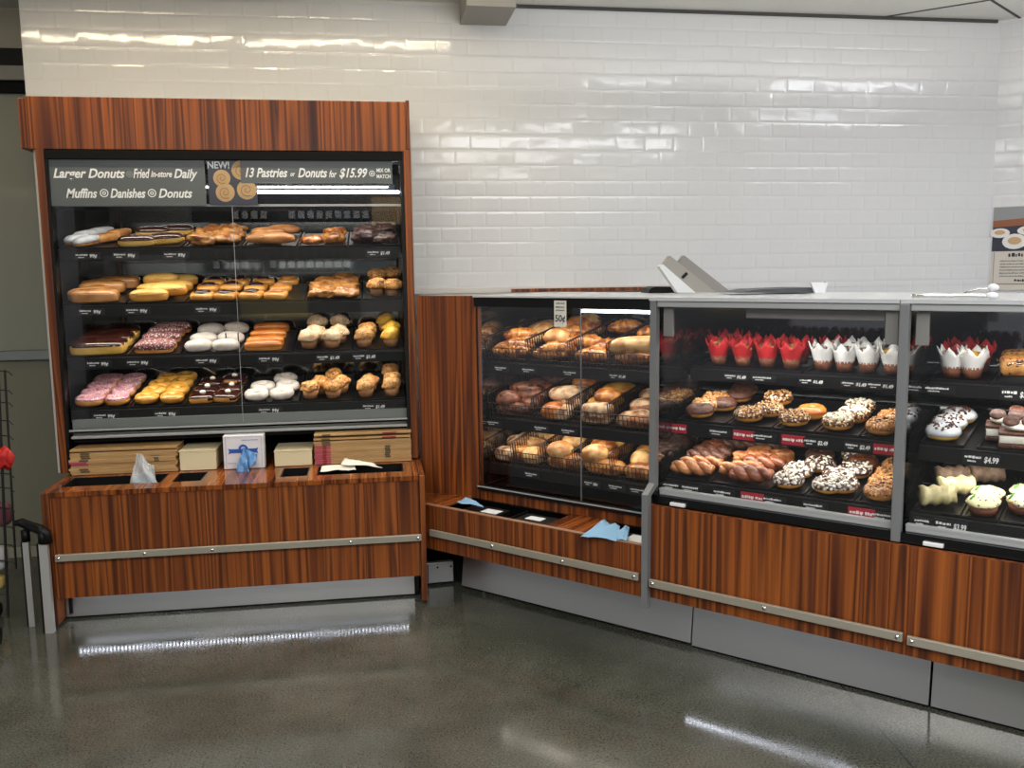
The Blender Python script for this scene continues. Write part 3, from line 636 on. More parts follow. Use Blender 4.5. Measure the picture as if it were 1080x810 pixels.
def sq2(key, name, dough, icing, l, w, h):
    bs = [MB().ell(l/2, w/2, h/2, .55, .45, 24, 10, lump=.05, ls=20, seed=i+9, flat=.4) for i in range(V)]
    ns = [MB().ell(.012, .009, .007, 1, 1, 10, 6, ctr=(.004*i, .003, h*.60), lump=.3, ls=60, seed=i) for i in range(V)]
    kind(key, name, 'pastry', bs, dough, [('icing', [MB().shell(b, .5, .002, .008, i) for i, b in enumerate(bs)], icing), ('cream_dot', ns, 'cream')])
sq2('choc_cream_square', 'chocolate_topped_square', 'dough_gold', 'choc', .092, .082, .036)
def muffin(key, top, R=.039, name='muffin', lump=.22, wrap='wrapper'):
    bs, ts = [], []
    for i in range(V):
        bs.append(MB().lathe([(0, 0), (.026, 0), (.034, .036), (0, .036)], 28, wob=lambda a, r, z: 1+.035*math.cos(a*14) if z < .036 else 1))
        t = MB().ell(R, R, .030, 1, 1, 26, 14, ctr=(0, 0, .042), lump=lump, ls=34, seed=i+R*100)
        t.v = [Vector((p.x, p.y, max(p.z, .034))) for p in t.v]; ts.append(t)
    kind(key, name, 'muffin', bs, wrap, [('muffin_top', ts, top)])
muffin('muffin', 'muffin_tan'); muffin('crumb_muffin', 'muffin_crumb', .046, lump=.2); muffin('pale_muffin', 'muffin_pale', .041); muffin('lemon_muffin', 'muffin_lemon', .038, lump=.3); muffin('brown_muffin', 'muffin_crumb', .037, lump=.3)
def tulip(key, paper, fill):
    bs, cs, fs = [], [], []
    for i in range(V):
        b = MB(); n = 48; vs = []; fa = []
        lev = [(.030, .030, 0), (.035, .050, .1), (.040, .070, .45), (.0455, .086, 1)]
        for inner in (0, 1):
            for r, z, k in (lev if not inner else lev[::-1]):
                for q in range(n):
                    a = 2*math.pi*q/n; ph = (q % 8)/8.0
                    pk = k*(.030*(1-abs(ph-.5)*2)-.014)+k*.005*noise.noise(Vector((q*1.7, i*3.3, 0)))
                    rr = (r+k*.004*math.sin(a*5+i)+.0012*math.cos(q*math.pi))*(1 if not inner else .97)-(.0012 if inner else 0)
                    vs.append((rr*math.cos(a), rr*math.sin(a), z+pk+(.001 if inner and z == .026 else 0)))
        for j in range(7):
            for q in range(n): fa.append((j*n+q, j*n+(q+1) % n, (j+1)*n+(q+1) % n, (j+1)*n+q))
        b.add(vs, fa)
        bs.append(b)
        cs.append(MB().lathe([(0, 0), (.025, 0), (.0315, .036), (0, .036)], 32, wob=lambda a, r, z: 1+.03*math.cos(a*16)))
        fs.append(MB().ell(.034, .034, .018, 1, 1, 18, 10, ctr=(0, 0, .066), lump=.4, ls=60, seed=i+2))
    for b, c_, f_ in zip(bs, cs, fs):
        for m_ in (b, f_): m_.move((0, 0, -.0))
    kind(key, 'cupcake', 'cupcake', bs, paper, [('cup', cs, 'cake_brown'), ('topping', fs, fill)], low=0)
tulip('red_tulip', 'paper_red', 'nut_tan'); tulip('white_tulip', 'paper_tulip', 'cookie_cream'); tulip('white_tulip2', 'paper_tulip', 'muffin_lemon')
# brown cup under the white paper of the cupcakes in front is the cake seen through the base: a darker cup
def croissant(key, mat, l=.15, r=.032):
    bs = []
    for i in range(V):
        mb = MB(); pts = []; rad = []; n = 22
        for q in range(n+1):
            t = q/n*2-1; a = t*.9
            pts.append((l*.62*math.sin(a), -l*.28*(1-math.cos(a))*1.6, 0))
            env = max(.16, math.cos(t*1.35)**.8); rad.append(r*env*(1+.24*(1-((abs(t)*4.2+.2) % 1))))
        mb.tube(pts, r, 14, True, rad)
        mb.v = [Vector((p.x, p.y, p.z*.82)) for p in mb.v]; bs.append(mb)
    kind(key, 'croissant', 'bread', bs, mat)
croissant('croissant', 'crust_croissant', .145, .034)
def roll(key, name, mat, a, b, c, e=1, lump=.08, flour=None, cat='bread', ls=12):
    bs = [MB().ell(a, b, c, e, e, 24, 14, lump=lump, ls=ls, seed=i+a*50, flat=.3) for i in range(V)]
    kind(key, name, cat, bs, mat)
roll('baguette', 'long_roll', 'crust_pale', .088, .029, .026); roll('long_brown', 'long_roll', 'crust_brown', .085, .029, .027); roll('bun', 'round_roll', 'crust_pale', .058, .050, .036); roll('bun_gold', 'round_roll', 'crust_gold', .056, .046, .036)
roll('raisin', 'raisin_bread_roll', 'crust_raisin', .058, .040, .032, lump=.2); roll('raisin_long', 'raisin_bread_stick', 'crust_raisin', .080, .034, .030, lump=.18)
roll('ciabatta', 'floured_roll', 'crust_flour', .070, .044, .032, e=.8, lump=.15); roll('orange_roll', 'golden_roll', 'crust_orange', .060, .046, .038); roll('yellow_roll', 'yellow_roll', 'crust_yellow', .064, .052, .034); roll('flat_yellow', 'flat_round_bread', 'crust_yellow', .075, .060, .022)
roll('pointed', 'crusty_oval_roll', 'crust_gold', .068, .040, .034); roll('big_loaf', 'white_loaf', 'crust_pale', .115, .040, .036, e=.9)
# scored sub roll, twist, braids
def braid(key, name, mat, l=.15, r=.018, n=3):
    bs = []
    for i in range(V):
        mb = MB(); K = 26
        for s_ in range(2):
            pts = []
            for q in range(K+1):
                t = q/K; a = t*math.pi*3.2+s_*math.pi; env = math.sin(math.pi*min(1, max(0, t*.94+.03)))**.35
                pts.append((l*(t-.5), r*.75*math.cos(a)*env, r*.55*math.sin(a)*env))
            mb.tube(pts, r, 10, True, [r*(.55+.45*math.sin(math.pi*(.06+.88*q/K))**.5) for q in range(K+1)])
        bs.append(mb)
    kind(key, name, 'pastry', bs, mat)
braid('braid', 'braided_pastry', 'braid'); braid('cinn_twist', 'cinnamon_twist', 'cinnamon', .14, .021); braid('choc_braid', 'chocolate_twist', 'choc_brown', .14, .019)
roll('roll_up', 'rolled_pastry', 'braid', .048, .026, .024, e=.6, lump=.12, cat='pastry')
# loaf cake in a clear tray
bs = [MB().ell(.060, .044, .034, .45, .35, 24, 10, lump=.06, ls=30, seed=i, flat=.2) for i in range(V)]
kind('loaf', 'loaf_cake', 'cake', bs, 'loaf_nut', [('clear_tray', [MB().hexa([(-.056, -.040, -.030), (.056, -.040, -.030), (.056, .040, -.030), (-.056, .040, -.030), (-.070, -.054, .020), (.070, -.054, .020), (.070, .054, .020), (-.070, .054, .020)]) for i in range(V)], 'clear_plastic')])
# layered dessert slice with sandwich cookies
bs, ly, ck, cm, lt = [], [], [], [], []
for i in range(V):
    bs.append(MB().bbox(-.058, .058, -.034, .034, 0, .014, .003)); ly.append(MB().bbox(-.056, .056, -.033, .033, .0145, .040, .004)); lt.append(MB().bbox(-.058, .058, -.035, .035, .0405, .050, .003))
    cm.append(MB().ell(.050, .026, .013, 1, 1, 20, 8, ctr=(0, 0, .060), lump=.3, ls=50, seed=i)); c_ = MB()
    for x in (-.026, .024): c_.lathe([(0, -.005), (.022, -.005), (.0235, 0), (.022, .005), (0, .005)], 20).v[-100:]
    c_ = MB()
    for x in (-.026, .024):
        t = MB().lathe([(0, -.005), (.022, -.005), (.0235, 0), (.022, .005), (0, .005)], 20); t.xf(Matrix.Translation((x, 0, .078)) @ Matrix.Rotation(.35, 4, 'X')); c_.add(t.v, t.f)
    ck.append(c_)
kind('cookie_slice', 'layered_cookie_slice', 'cake', bs, 'choc_brown', [('cream_layer', ly, 'cream'), ('top_layer', lt, 'choc_brown'), ('whipped_cream', cm, 'cream'), ('cookie', ck, 'choc_brown')])
# cream log roll and leaf tart
def logk(key, mat):
    bs = [MB().tube([(x*.01-.05, 0, 0) for x in range(11)], .03, 18, True, [.030+.004*math.sin(x*1.9+i) for x in range(11)]) for i in range(V)]
    for i, b in enumerate(bs): b.v = [p*(1+.10*noise.noise(p*40+Vector((i*3, 0, 0)))) for p in b.v]
    kind(key, 'cake_roll_slice', 'cake', bs, mat)
logk('log_cream', 'log_cream'); logk('log_brown', 'log_brown')
bs = [MB().lathe([(0, 0), (.036, 0), (.042, .030), (0, .030)], 24) for i in range(V)]
fl = [MB().ell(.047, .047, .018, 1, 1, 24, 10, ctr=(0, 0, .034), lump=.2, ls=30, seed=i) for i in range(V)]
lf = [MB().prism([(-.016, 0), (0, -.011), (.018, 0), (0, .011)], 0, .004, 'z').xf(Matrix.Translation((-.030, -.012, .044)) @ Matrix.Rotation(-.9, 4, 'Y')) for i in range(V)]
kind('leaf_tart', 'cream_tart', 'cake', bs, 'cake_brown', [('cream_top', fl, 'cream_yellow'), ('leaf', lf, 'green_leaf')])

SCALE = {}
def extent(me, parts, yawz, sc):
    c, s_ = math.cos(yawz), math.sin(yawz); xs, ys = [], []
    for m_ in (me,):
        for v in m_.vertices: xs.append((v.co.x*c-v.co.y*s_)*sc); ys.append((v.co.x*s_+v.co.y*c)*sc)
    return min(xs), max(xs), min(ys), max(ys)
def clampin(q, shelf):
    """keep an item inside its tray or basket and behind the shelf edge; q: dict with x, d (depth along shelf), ext"""
    q['o'] = min(max(q['o'], -.03), .03); e = q['ext']
    q['d'] = min(max(q['d'], q['d0']-.10), q['d0']+.13)
    q['d'] = min(max(q['d'], .008-e[2]), max(shelf.depth-.02-e[3], .008-e[2]))
    lo, hi = shelf.x0+.004, shelf.x1-.004
    for a, b in shelf.bins:
        if a <= q['x0'] <= b and e[1]-e[0] < b-a-.008: lo, hi = a+.005, b-.005
    q['x'] = q['x0']+q['s']*(q['d']-q['d0'])+q['o']
    if e[1]-e[0] < hi-lo: q['x'] = min(max(q['x'], lo-e[0]), hi-e[1])
def x_at(shelf, d, h, px):
    """local x on the shelf plane, at depth d, seen in pixel column px"""
    p0 = Vector((0, shelf.y0, shelf.z0))+shelf.d*d+shelf.n*h; lo, hi = -6., 6.
    for _ in range(40):
        m = (lo+hi)/2; pr = project(shelf.F @ (p0+Vector((m, 0, 0))))
        if pr is None or pr[0] > px: hi = m
        else: lo = m
    return lo
def put_all(shelf, Q):
    for q in Q:
        name, cat, vs = KIND[q['key']]; q['v'] = vs[random.randrange(V)]; me, parts, top = q['v']
        q['ext'] = extent(me, parts, q['yaw'], q['scale']); q['h'] = .0115+q['layer']
        p = shelf.at(q['px'], q['py'], q['h']+top*q['scale']*.5) - shelf.n*(top*q['scale']*.5+q['h'])
        e = q['ext']; q['d'] = (p-Vector((0, shelf.y0, shelf.z0))).dot(shelf.d); hh = q['h']+top*q['scale']*.5
        q['d'] = q['d0'] = min(max(q['d'], .008-e[2]), max(shelf.depth-.02-e[3], .008-e[2])); q['x'] = q['x0'] = x_at(shelf, q['d'], hh, q['px'])
        q['s'] = (x_at(shelf, q['d']+.1, hh, q['px'])-q['x0'])/.1; q['o'] = 0; clampin(q, shelf)
    for it in range(120):
        mv = False
        for i, a in enumerate(Q):
            for b in Q[i+1:]:
                if abs(a['layer']-b['layer']) > .025: continue
                ca = ((a['ext'][0]+a['ext'][1])/2+a['x'], (a['ext'][2]+a['ext'][3])/2+a['d']); cb = ((b['ext'][0]+b['ext'][1])/2+b['x'], (b['ext'][2]+b['ext'][3])/2+b['d'])
                rx = (a['ext'][1]-a['ext'][0]+b['ext'][1]-b['ext'][0])/2*.97; ry = (a['ext'][3]-a['ext'][2]+b['ext'][3]-b['ext'][2])/2*.97
                dx, dy = cb[0]-ca[0], cb[1]-ca[1]; k = math.hypot(dx/rx, dy/ry)
                if k < 1:
                    if k < 1e-3: dx, dy, k = .001, 0, .001/rx
                    f = min((1/k-1)*.5, .3); s_ = 1 if (b['py'], -i) < (a['py'], 0) else -1; dd = max(abs(dy), .25*ry)*s_; a['o'] -= dx*f*.4; a['d'] -= dd*f*.6; b['o'] += dx*f*.4; b['d'] += dd*f*.6; mv = True
                    clampin(a, shelf); clampin(b, shelf)
        if not mv: break
    for dsc in {q['dsc']: 1 for q in Q}:
        L_ = [q for q in Q if q['dsc'] == dsc]; pos = rows_of([(q['d']+(q['ext'][2]+q['ext'][3])/2+.25*q['layer'], q['x']) for q in L_], L_[0]['gap'])
        for i, q in enumerate(L_): q['label'] = ' '.join((dsc+(', '+pos[i] if pos[i] else '')+', '+q['where']).split())
    for q in Q:
        name, cat, vs = KIND[q['key']]; me, parts, top = q['v']
        p = Vector((q['x'], shelf.y0, shelf.z0))+shelf.d*q['d']+shelf.n*q['h']
        m = shelf.mat(p, q['yaw']) @ Matrix.Rotation(q.get('tip', 0), 4, 'Y') @ Matrix.Rotation(q.get('roll_', 0), 4, 'X') @ Matrix.Scale(q['scale'], 4)
        o = bpy.data.objects.new(name, me); COL.objects.link(o); o.matrix_world = m
        tag(o, q['label'], cat, q['group'])
        for pn, pm in parts:
            c = bpy.data.objects.new(pn, pm); COL.objects.link(c); c.parent = o
ORD = {1: [''], 2: ['front', 'back'], 3: ['front', 'middle', 'back']}
ORDN = ('second', 'third', 'fourth', 'fifth', 'sixth', 'seventh', 'eighth', 'ninth', 'tenth', 'eleventh', 'twelfth')
def rows_of(pts, gap):
    """pts: (depth, x) of like items; gives a position phrase for each"""
    Q = sorted((d, x, i) for i, (d, x) in enumerate(pts)); rows = [[Q[0]]]
    for q in Q[1:]:
        if q[0]-rows[-1][0][0] < gap: rows[-1].append(q)
        else: rows.append([q])
    n = len(rows); out = {}
    rn = ORD.get(n) or ['front']+list(ORDN[:n-2])+['back']
    for r, row in enumerate(rows):
        row.sort(key=lambda q: q[1]); m = len(row)
        cn = {1: [''], 2: ['left', 'right'], 3: ['left', 'center', 'right']}.get(m) or ['leftmost']+[ORDN[k]+' along' for k in range(m-2)]+['rightmost']
        for k, q in enumerate(row): out[q[2]] = ' '.join(t for t in ((rn[r]+' row' if rn[r] else ''), cn[k]) if t)
    return out
def plural(s):
    for w in (' with ', ' in '):
        if w in s: a, b = s.split(w, 1); return plural(a)+w+b
    return s[:-1]+'ies' if s.endswith('y') else s+'es' if s.endswith('sh') else s if s.endswith('bread') else s+'s'
def fill(shelf, desc, where, items, gap=.05, group=None, scale=None):
    """items: (kind, px, py, yaw, layer)"""
    Q = []
    for it in items:
        k, x, y = it[:3]; yw = it[3] if len(it) > 3 else random.uniform(-.3, .3); ly = it[4] if len(it) > 4 else 0
        dsc = desc[k] if isinstance(desc, dict) else desc
        q = dict(key=k, px=x, py=y, yaw=yw, layer=ly, scale=scale or SCALE.get(k, 1.0)*shelf.k, dsc=dsc, where=where, gap=gap, group=group or plural(dsc)+', '+shelf.name)
        if len(it) > 5: q.update(it[5])
        Q.append(q)
    put_all(shelf, Q)
def tray(shelf, pxa, pxb, label, depth=.43, mat='tray_black', wire=False):
    xa, xb = shelf.front_x(pxa), shelf.front_x(pxb)
    shelf.bins.append((xa, xb)); r = .016; mb = MB(); t = .003
    w = xb-xa; mb.box(r*.4, w-r*.4, r*.4, depth, .001, .001+t)
    h = .0105
    for q in (((0, 0), (w, 0), (w-r*.5, r*.5), (r*.5, r*.5)), ((0, depth), (r*.5, depth), (r*.5, r*.5), (0, 0)), ((w-r*.5, r*.5), (w, 0), (w, depth), (w-r*.5, depth))):
        a, b, c, d = q
        mb.hexa([(a[0]+0, a[1], .001), (b[0], b[1], .001), (c[0], c[1], .001), (d[0], d[1], .001), (a[0], a[1], h), (b[0], b[1], h), (c[0], c[1], h), (d[0], d[1], h)])
    o = link('baking_tray', mb.mesh('baking_tray', mat), None, shelf.mat(Vector((xa, shelf.y0, shelf.z0))+shelf.d*.002+shelf.n*.0008))
    tag(o, label, 'tray', 'baking trays, '+shelf.name); return o
def marks(w, h, seed, y, x0, z0):
    """tiny printed strokes too small to read"""
    rnd = random.Random(seed); mb = MB(); x = 0
    while x < w:
        l = rnd.uniform(.25, .8)*h*1.1; zt = h*rnd.uniform(.65, 1)
        mb.box(x0+x, x0+min(x+l, w), y-.0008, y, z0+rnd.uniform(0, .15)*h, z0+zt); x += l+h*rnd.uniform(.15, .3)
    return mb
TAGN = [0]
def price_tag(shelf, px, label, price=None, w=.085, h=.030, red=False, two=True, zo=0, dark=True):
    xc = shelf.front_x(px); y = shelf.lipy-.0012
    zc = shelf.z0-shelf.lip*.52+zo
    mb = MB().bbox(-w/2, w/2, -.0018, 0, -h/2, h/2, .0005)
    o = link('price_tag', mb.mesh('price_tag', 'tag_red' if red else 'tag_black'), None, shelf.F @ Matrix.Translation((xc, y, zc)))
    tag(o, label, 'price tag', ('red tags, ' if red else 'price tags, ')+shelf.name); TAGN[0] += 1
    if red:
        m = marks(w*.36, h*.32, TAGN[0], -.0019, -w*.44, -h*.12); q = marks(w*.30, h*.32, TAGN[0]+50, -.0019, w*.14, -h*.12); m.add(q.v, q.f)
        m.prism([(0, -h*.22), (w*.07, 0), (w*.055, h*.13), (w*.02, h*.16), (0, h*.06), (-w*.02, h*.16), (-w*.055, h*.13), (-w*.07, 0)], -.0027, -.0019)
        part('print', m, 'letter_white', o)
    else:
        x1 = w*(.50 if price else .8)
        m = marks(x1-w*.06, h*.26, TAGN[0], -.0019, -w*.44, h*.02)
        if two: q = marks((x1-w*.06)*.5, h*.16, TAGN[0]+90, -.0019, -w*.36, -h*.28); m.add(q.v, q.f)
        part('print', m, 'letter_white', o)
        if price:
            t = fit_text(price, w*.08, w*(.46 if len(price) > 3 else .36), -h*.22, h*.46, -.0026, .15, .0006); part('price', t, 'letter_white', o)
    return o

# ------------------------------------------------------------------ tall case: trays and what lies on them
T1, T2, T3, T4 = TS
for s in TS: s.k = 1.24
SCALE.update(muffin=.95, pale_muffin=.98, lemon_muffin=.98, brown_muffin=.98, crumb_muffin=.92, fritter=1.12, slab_bar=1.12, yellow_bar=1.1, eclair=1.05, choc_slab=1.3, oval_bar=1.2, sugar_oval=1.1, pink_bar=1.05, orange_bar=1.05, white_bar=.86, tan_bar=.86, pink_ring=.91, yellow_ring=.91, sugar_ring=.95)
H = math.pi/2
def W(n, s): return 'on %s tray, %s' % (n, s.name)
# top shelf
for a, b, n in ((52, 119, 'white-frosted bar'), (121, 190, 'eclair'), (192, 253, 'apple fritter'), (255, 312, 'plain bar'), (314, 366, 'turnover'), (368, 428, 'chocolate fritter')):
    tray(T1, a, b, 'black tray under the %s, tall case top shelf' % plural(n))
fill(T1, {'white_bar': 'white-frosted long bar', 'tan_bar': 'tan glazed bar'}, W('first', T1), [('white_bar', 63, 251, 1.2), ('white_bar', 84, 252, 1.15), ('tan_bar', 106, 252, 1.1), ('white_bar', 77, 239, 1.15), ('white_bar', 99, 238, 1.1), ('tan_bar', 122, 240, 1.1)])
fill(T1, 'chocolate-topped eclair', W('second', T1), [('eclair', 144, 254, .25), ('eclair', 174, 253, .45), ('eclair', 168, 238, .1), ('eclair', 194, 238, -.1)])
fill(T1, 'glazed apple fritter', W('third', T1), [('fritter', 207, 252), ('fritter', 232, 251), ('fritter', 216, 243), ('fritter', 241, 242), ('fritter', 228, 234), ('fritter', 248, 234)], gap=.06)
fill(T1, 'plain tan bar', W('fourth', T1), [('oval_bar', 273, 252, .2), ('oval_bar', 289, 254, -.05, .01), ('oval_bar', 284, 242, .1), ('oval_bar', 306, 240, .05)], gap=.02)
fill(T1, 'golden apple turnover', W('fifth', T1), [('turnover', 326, 253, .3), ('turnover', 348, 252, .3), ('turnover', 356, 244, .4)])
fill(T1, 'dark chocolate fritter', W('rightmost', T1), [('choc_fritter', 384, 249), ('choc_fritter', 411, 249), ('choc_fritter', 393, 240), ('choc_fritter', 418, 240)])
# second shelf
for a, b, n in ((58, 80, 'left-edge glazed bar'), (82, 132, 'glazed long pastry'), (134, 195, 'yellow bar'), (197, 320, 'filled danish'), (322, 381, 'brown danish'), (383, 431, 'crumb muffin')):
    tray(T2, a, b, 'black tray under the %s, tall case second shelf' % plural(n))
fill(T2, 'tan glazed pastry', 'at left edge, '+T2.name, [('slab_bar', 62, 309, .9), ('slab_bar', 75, 300, .8)])
fill(T2, 'long shiny glazed pastry', W('second', T2), [('slab_bar', 100, 311, .1), ('slab_bar', 108, 302, .1), ('slab_bar', 124, 297, .1)], gap=.03)
fill(T2, 'shiny yellow glazed bar', W('third', T2), [('yellow_bar', 150, 313, .05), ('yellow_bar', 178, 309, .12, .01), ('yellow_bar', 161, 305, .1), ('yellow_bar', 180, 299, .1), ('yellow_bar', 170, 297, .1, .02), ('yellow_bar', 196, 292, .1)], gap=.03)
fill(T2, {'choc_square': 'chocolate-filled square danish', 'tan_square': 'plain square danish'}, W('fourth', T2), [('choc_square', 208, 311), ('choc_square', 234, 311), ('choc_square', 264, 311), ('tan_square', 290, 312), ('choc_square', 216, 302), ('choc_square', 243, 301), ('choc_square', 270, 302), ('tan_square', 296, 302), ('choc_square', 226, 293), ('choc_square', 252, 293), ('choc_square', 278, 293), ('tan_square', 304, 292)], gap=.05)
fill(T2, 'lumpy brown danish', W('fifth', T2), [('fritter', 336, 311), ('fritter', 360, 311), ('fritter', 345, 302), ('fritter', 368, 301), ('fritter', 353, 294), ('fritter', 372, 293)], gap=.05)
fill(T2, 'big crumb-topped muffin', W('rightmost', T2), [('crumb_muffin', 400, 302), ('crumb_muffin', 423, 302), ('crumb_muffin', 404, 290), ('crumb_muffin', 426, 290)], gap=.06)
# third shelf
for a, b, n in ((62, 131, 'chocolate bar pastry'), (133, 190, 'sprinkled bar'), (192, 254, 'sugared oval donut'), (256, 308, 'orange bar'), (310, 371, 'pale muffin'), (373, 432, 'orange and lemon muffin')):
    tray(T3, a, b, 'black tray under the %s, tall case third shelf' % plural(n))
fill(T3, 'chocolate-topped rectangular pastry', W('first', T3), [('choc_slab', 98, 370, .04), ('choc_slab', 104, 361, .04), ('choc_slab', 110, 353, .04)], gap=.03)
fill(T3, 'pink-sprinkled chocolate bar', W('second', T3), [('pink_bar', 162, 370, .02), ('pink_bar', 166, 362, .02), ('pink_bar', 171, 355, .02), ('pink_bar', 176, 349, .02), ('pink_bar', 183, 344, .02)], gap=.02)
fill(T3, 'white sugared oval donut', W('third', T3), [('sugar_oval', 207, 367), ('sugar_oval', 236, 366), ('sugar_oval', 216, 356), ('sugar_oval', 243, 355), ('sugar_oval', 226, 346), ('sugar_oval', 252, 345)])
fill(T3, 'orange glazed bar', W('fourth', T3), [('orange_bar', 276, 366, .02), ('orange_bar', 279, 359, .02), ('orange_bar', 283, 352, .02), ('orange_bar', 287, 345, .02)], gap=.02)
fill(T3, 'pale streusel muffin', W('fifth', T3), [('pale_muffin', 326, 362), ('pale_muffin', 350, 362), ('pale_muffin', 333, 352), ('pale_muffin', 357, 351), ('pale_muffin', 335, 341), ('pale_muffin', 358, 340)], gap=.06)
fill(T3, {'muffin': 'orange muffin', 'lemon_muffin': 'bright yellow muffin'}, W('rightmost', T3), [('muffin', 384, 361), ('lemon_muffin', 412, 359), ('muffin', 388, 349), ('lemon_muffin', 413, 347), ('lemon_muffin', 407, 339)], gap=.04)
# bottom shelf
for a, b, n in ((66, 78, 'left-edge pink donut'), (80, 136, 'pink donut'), (138, 195, 'yellow glazed donut'), (197, 253, 'chocolate square'), (255, 315, 'white sugared donut'), (317, 373, 'brown muffin'), (375, 432, 'golden muffin')):
    tray(T4, a, b, 'black tray under the %s, tall case bottom shelf' % plural(n))
fill(T4, 'pink sprinkled ring donut', 'at left edge, '+T4.name, [('pink_ring', 70, 426), ('pink_ring', 74, 414), ('pink_ring', 79, 404), ('pink_ring', 68, 398), ('pink_ring', 92, 396)], gap=.05)
fill(T4, 'pink sprinkled ring donut', W('second', T4), [('pink_ring', 93, 426), ('pink_ring', 121, 425), ('pink_ring', 104, 414), ('pink_ring', 131, 413), ('pink_ring', 115, 404), ('pink_ring', 140, 403), ('pink_ring', 126, 395), ('pink_ring', 149, 395)], gap=.05)
fill(T4, 'shiny yellow ring donut', W('third', T4), [('yellow_ring', 153, 424), ('yellow_ring', 182, 423), ('yellow_ring', 164, 412), ('yellow_ring', 190, 411), ('yellow_ring', 176, 401), ('yellow_ring', 200, 401), ('yellow_ring', 184, 391), ('yellow_ring', 209, 391)], gap=.05)
fill(T4, 'chocolate-topped square with cream dot', W('fourth', T4), [('choc_cream_square', 209, 420), ('choc_cream_square', 238, 420), ('choc_cream_square', 218, 410), ('choc_cream_square', 245, 409), ('choc_cream_square', 230, 400), ('choc_cream_square', 254, 400)], gap=.05)
fill(T4, 'white sugared ring donut', W('fifth', T4), [('sugar_ring', 270, 420), ('sugar_ring', 298, 418), ('sugar_ring', 277, 409), ('sugar_ring', 303, 409), ('sugar_ring', 301, 399)], gap=.05)
fill(T4, 'lumpy brown muffin', W('sixth', T4), [('brown_muffin', 329, 419), ('brown_muffin', 353, 417), ('brown_muffin', 333, 408), ('brown_muffin', 357, 406), ('brown_muffin', 353, 397)], gap=.06)
fill(T4, 'golden muffin', W('rightmost', T4), [('muffin', 386, 415), ('muffin', 413, 412), ('muffin', 389, 404), ('muffin', 414, 401), ('muffin', 412, 392)], gap=.06)
# price tags on the shelf edges
for s, L_ in ((T1, ((93, 'white-frosted bars', '99¢'), (133, 'eclairs', '99¢'), (186, 'apple fritters', '99¢'), (399, 'chocolate fritters', '$1.49'))),
              (T2, ((97, 'long glazed pastries', '99¢'), (146, 'yellow bars', '99¢'), (219, 'filled danish', '99¢'))),
              (T3, ((105, 'chocolate rectangles', '99¢'), (147, 'sprinkled bars', '99¢'), (219, 'sugared ovals', '99¢'), (285, 'orange bars', '99¢'), (346, 'pale muffins', '$1.49'), (384, 'orange muffins', '$1.49'))),
              (T4, ((112, 'pink donuts', '99¢'), (176, 'yellow donuts', '99¢'), (285, 'white sugared donuts', '99¢'), (394, 'golden muffins', '$1.49')))):
    for x, n, pr in L_: price_tag(s, x, 'black price tag under the %s, %s' % (n, s.name), pr, w=.115, h=.032)
# thin upright tray clips on the third shelf
for x, y, n in ((239, 362, 'left'), (252, 362, 'right')):
    p = T3.at(x, y+8, .002); thing('tray_clip', MB().box(-.0025, .0025, -.002, .002, 0, .085), 'black', 'thin black upright clip standing beside the sugared ovals, %s one' % n, 'clip', FL, p, 'tray clips')
# signs behind the top glass
def banner(name, px0, py0, px1, py1, mat, label, y=4.318):
    a = onp(FL, px0, py0, y); b = onp(FL, px1, py1, y); c = onp(FL, px0, py1, y)
    o = link(name, MB().box(0, b.x-a.x, -.0015, .0015, 0, a.z-b.z).mesh(name, mat), None, Matrix.Translation((a.x, y, b.z)))
    tag(o, label, 'sign'); return o, a.x, b.z, b.x-a.x, a.z-b.z
o, x, z, w, h = banner('menu_banner', 48, 168, 218, 217, 'sign_gray', 'large gray banner lettered Larger Donuts, Fried in-store Daily, behind the glass')
q = w/170.0; Y_ = -.0022
def T(par, body, a, b, base, cap, sh=.3, bold=0, mat='sign_letter'):
    part('lettering', fit_text(body, a, b, base, cap, Y_, sh, cap*.035), mat, par)
T(o, 'Larger Donuts', 7*q, 83*q, h-20*q, 10*q); T(o, 'Fried', 85*q+7*q, 110*q, h-20*q, 10*q); T(o, 'in-store', 111*q, 134*q, h-19*q, 7*q); T(o, 'Daily', 136*q, 162*q, h-20*q, 10*q)
T(o, 'Muffins', 19*q, 52*q, h-42*q, 10*q); T(o, 'Danishes', 66*q, 104*q, h-42*q, 10*q); T(o, 'Donuts', 118*q, 155*q, h-42*q, 10*q)
def ringmark(par, cx, cz, r, mat='sign_letter'):
    mb = MB()
    for R_, t in ((r, r*.22), (r*.45, r*.22)): mb.lathe([(R_-t, -.0005), (R_, -.0005), (R_, .0005), (R_-t, .0005)], 20, close=True)
    mb.xf(Matrix.Translation((cx, Y_, cz)) @ Matrix.Rotation(math.pi/2, 4, 'X')); part('emblem', mb, mat, par)
ringmark(o, 59.5*q, h-37*q, 4.6*q); ringmark(o, 111*q, h-37*q, 4.6*q); ringmark(o, 88*q, h-16*q, 3.4*q, 'line_gray')
o, x, z, w, h = banner('price_banner', 253, 168.5, 414, 193.5, 'sign_gray', 'narrow gray banner offering 13 Pastries or Donuts for $15.99, right of the photo')
q = w/161.0
T(o, '13 Pastries', 5*q, 49*q, h-18*q, 9.5*q); T(o, 'or', 52*q, 57*q, h-17*q, 5*q); T(o, 'Donuts', 60*q, 91*q, h-18*q, 9.5*q); T(o, 'for', 93*q, 101*q, h-18*q, 7*q); T(o, '$15.99', 104*q, 134*q, h-18*q, 9.5*q)
ringmark(o, 139*q, h-14*q, 3.2*q); T(o, 'MIX OR', 144*q, 159*q, h-12.5*q, 4*q, 0, .0008); T(o, 'MATCH', 144*q, 159*q, h-19*q, 4*q, 0, .0008)
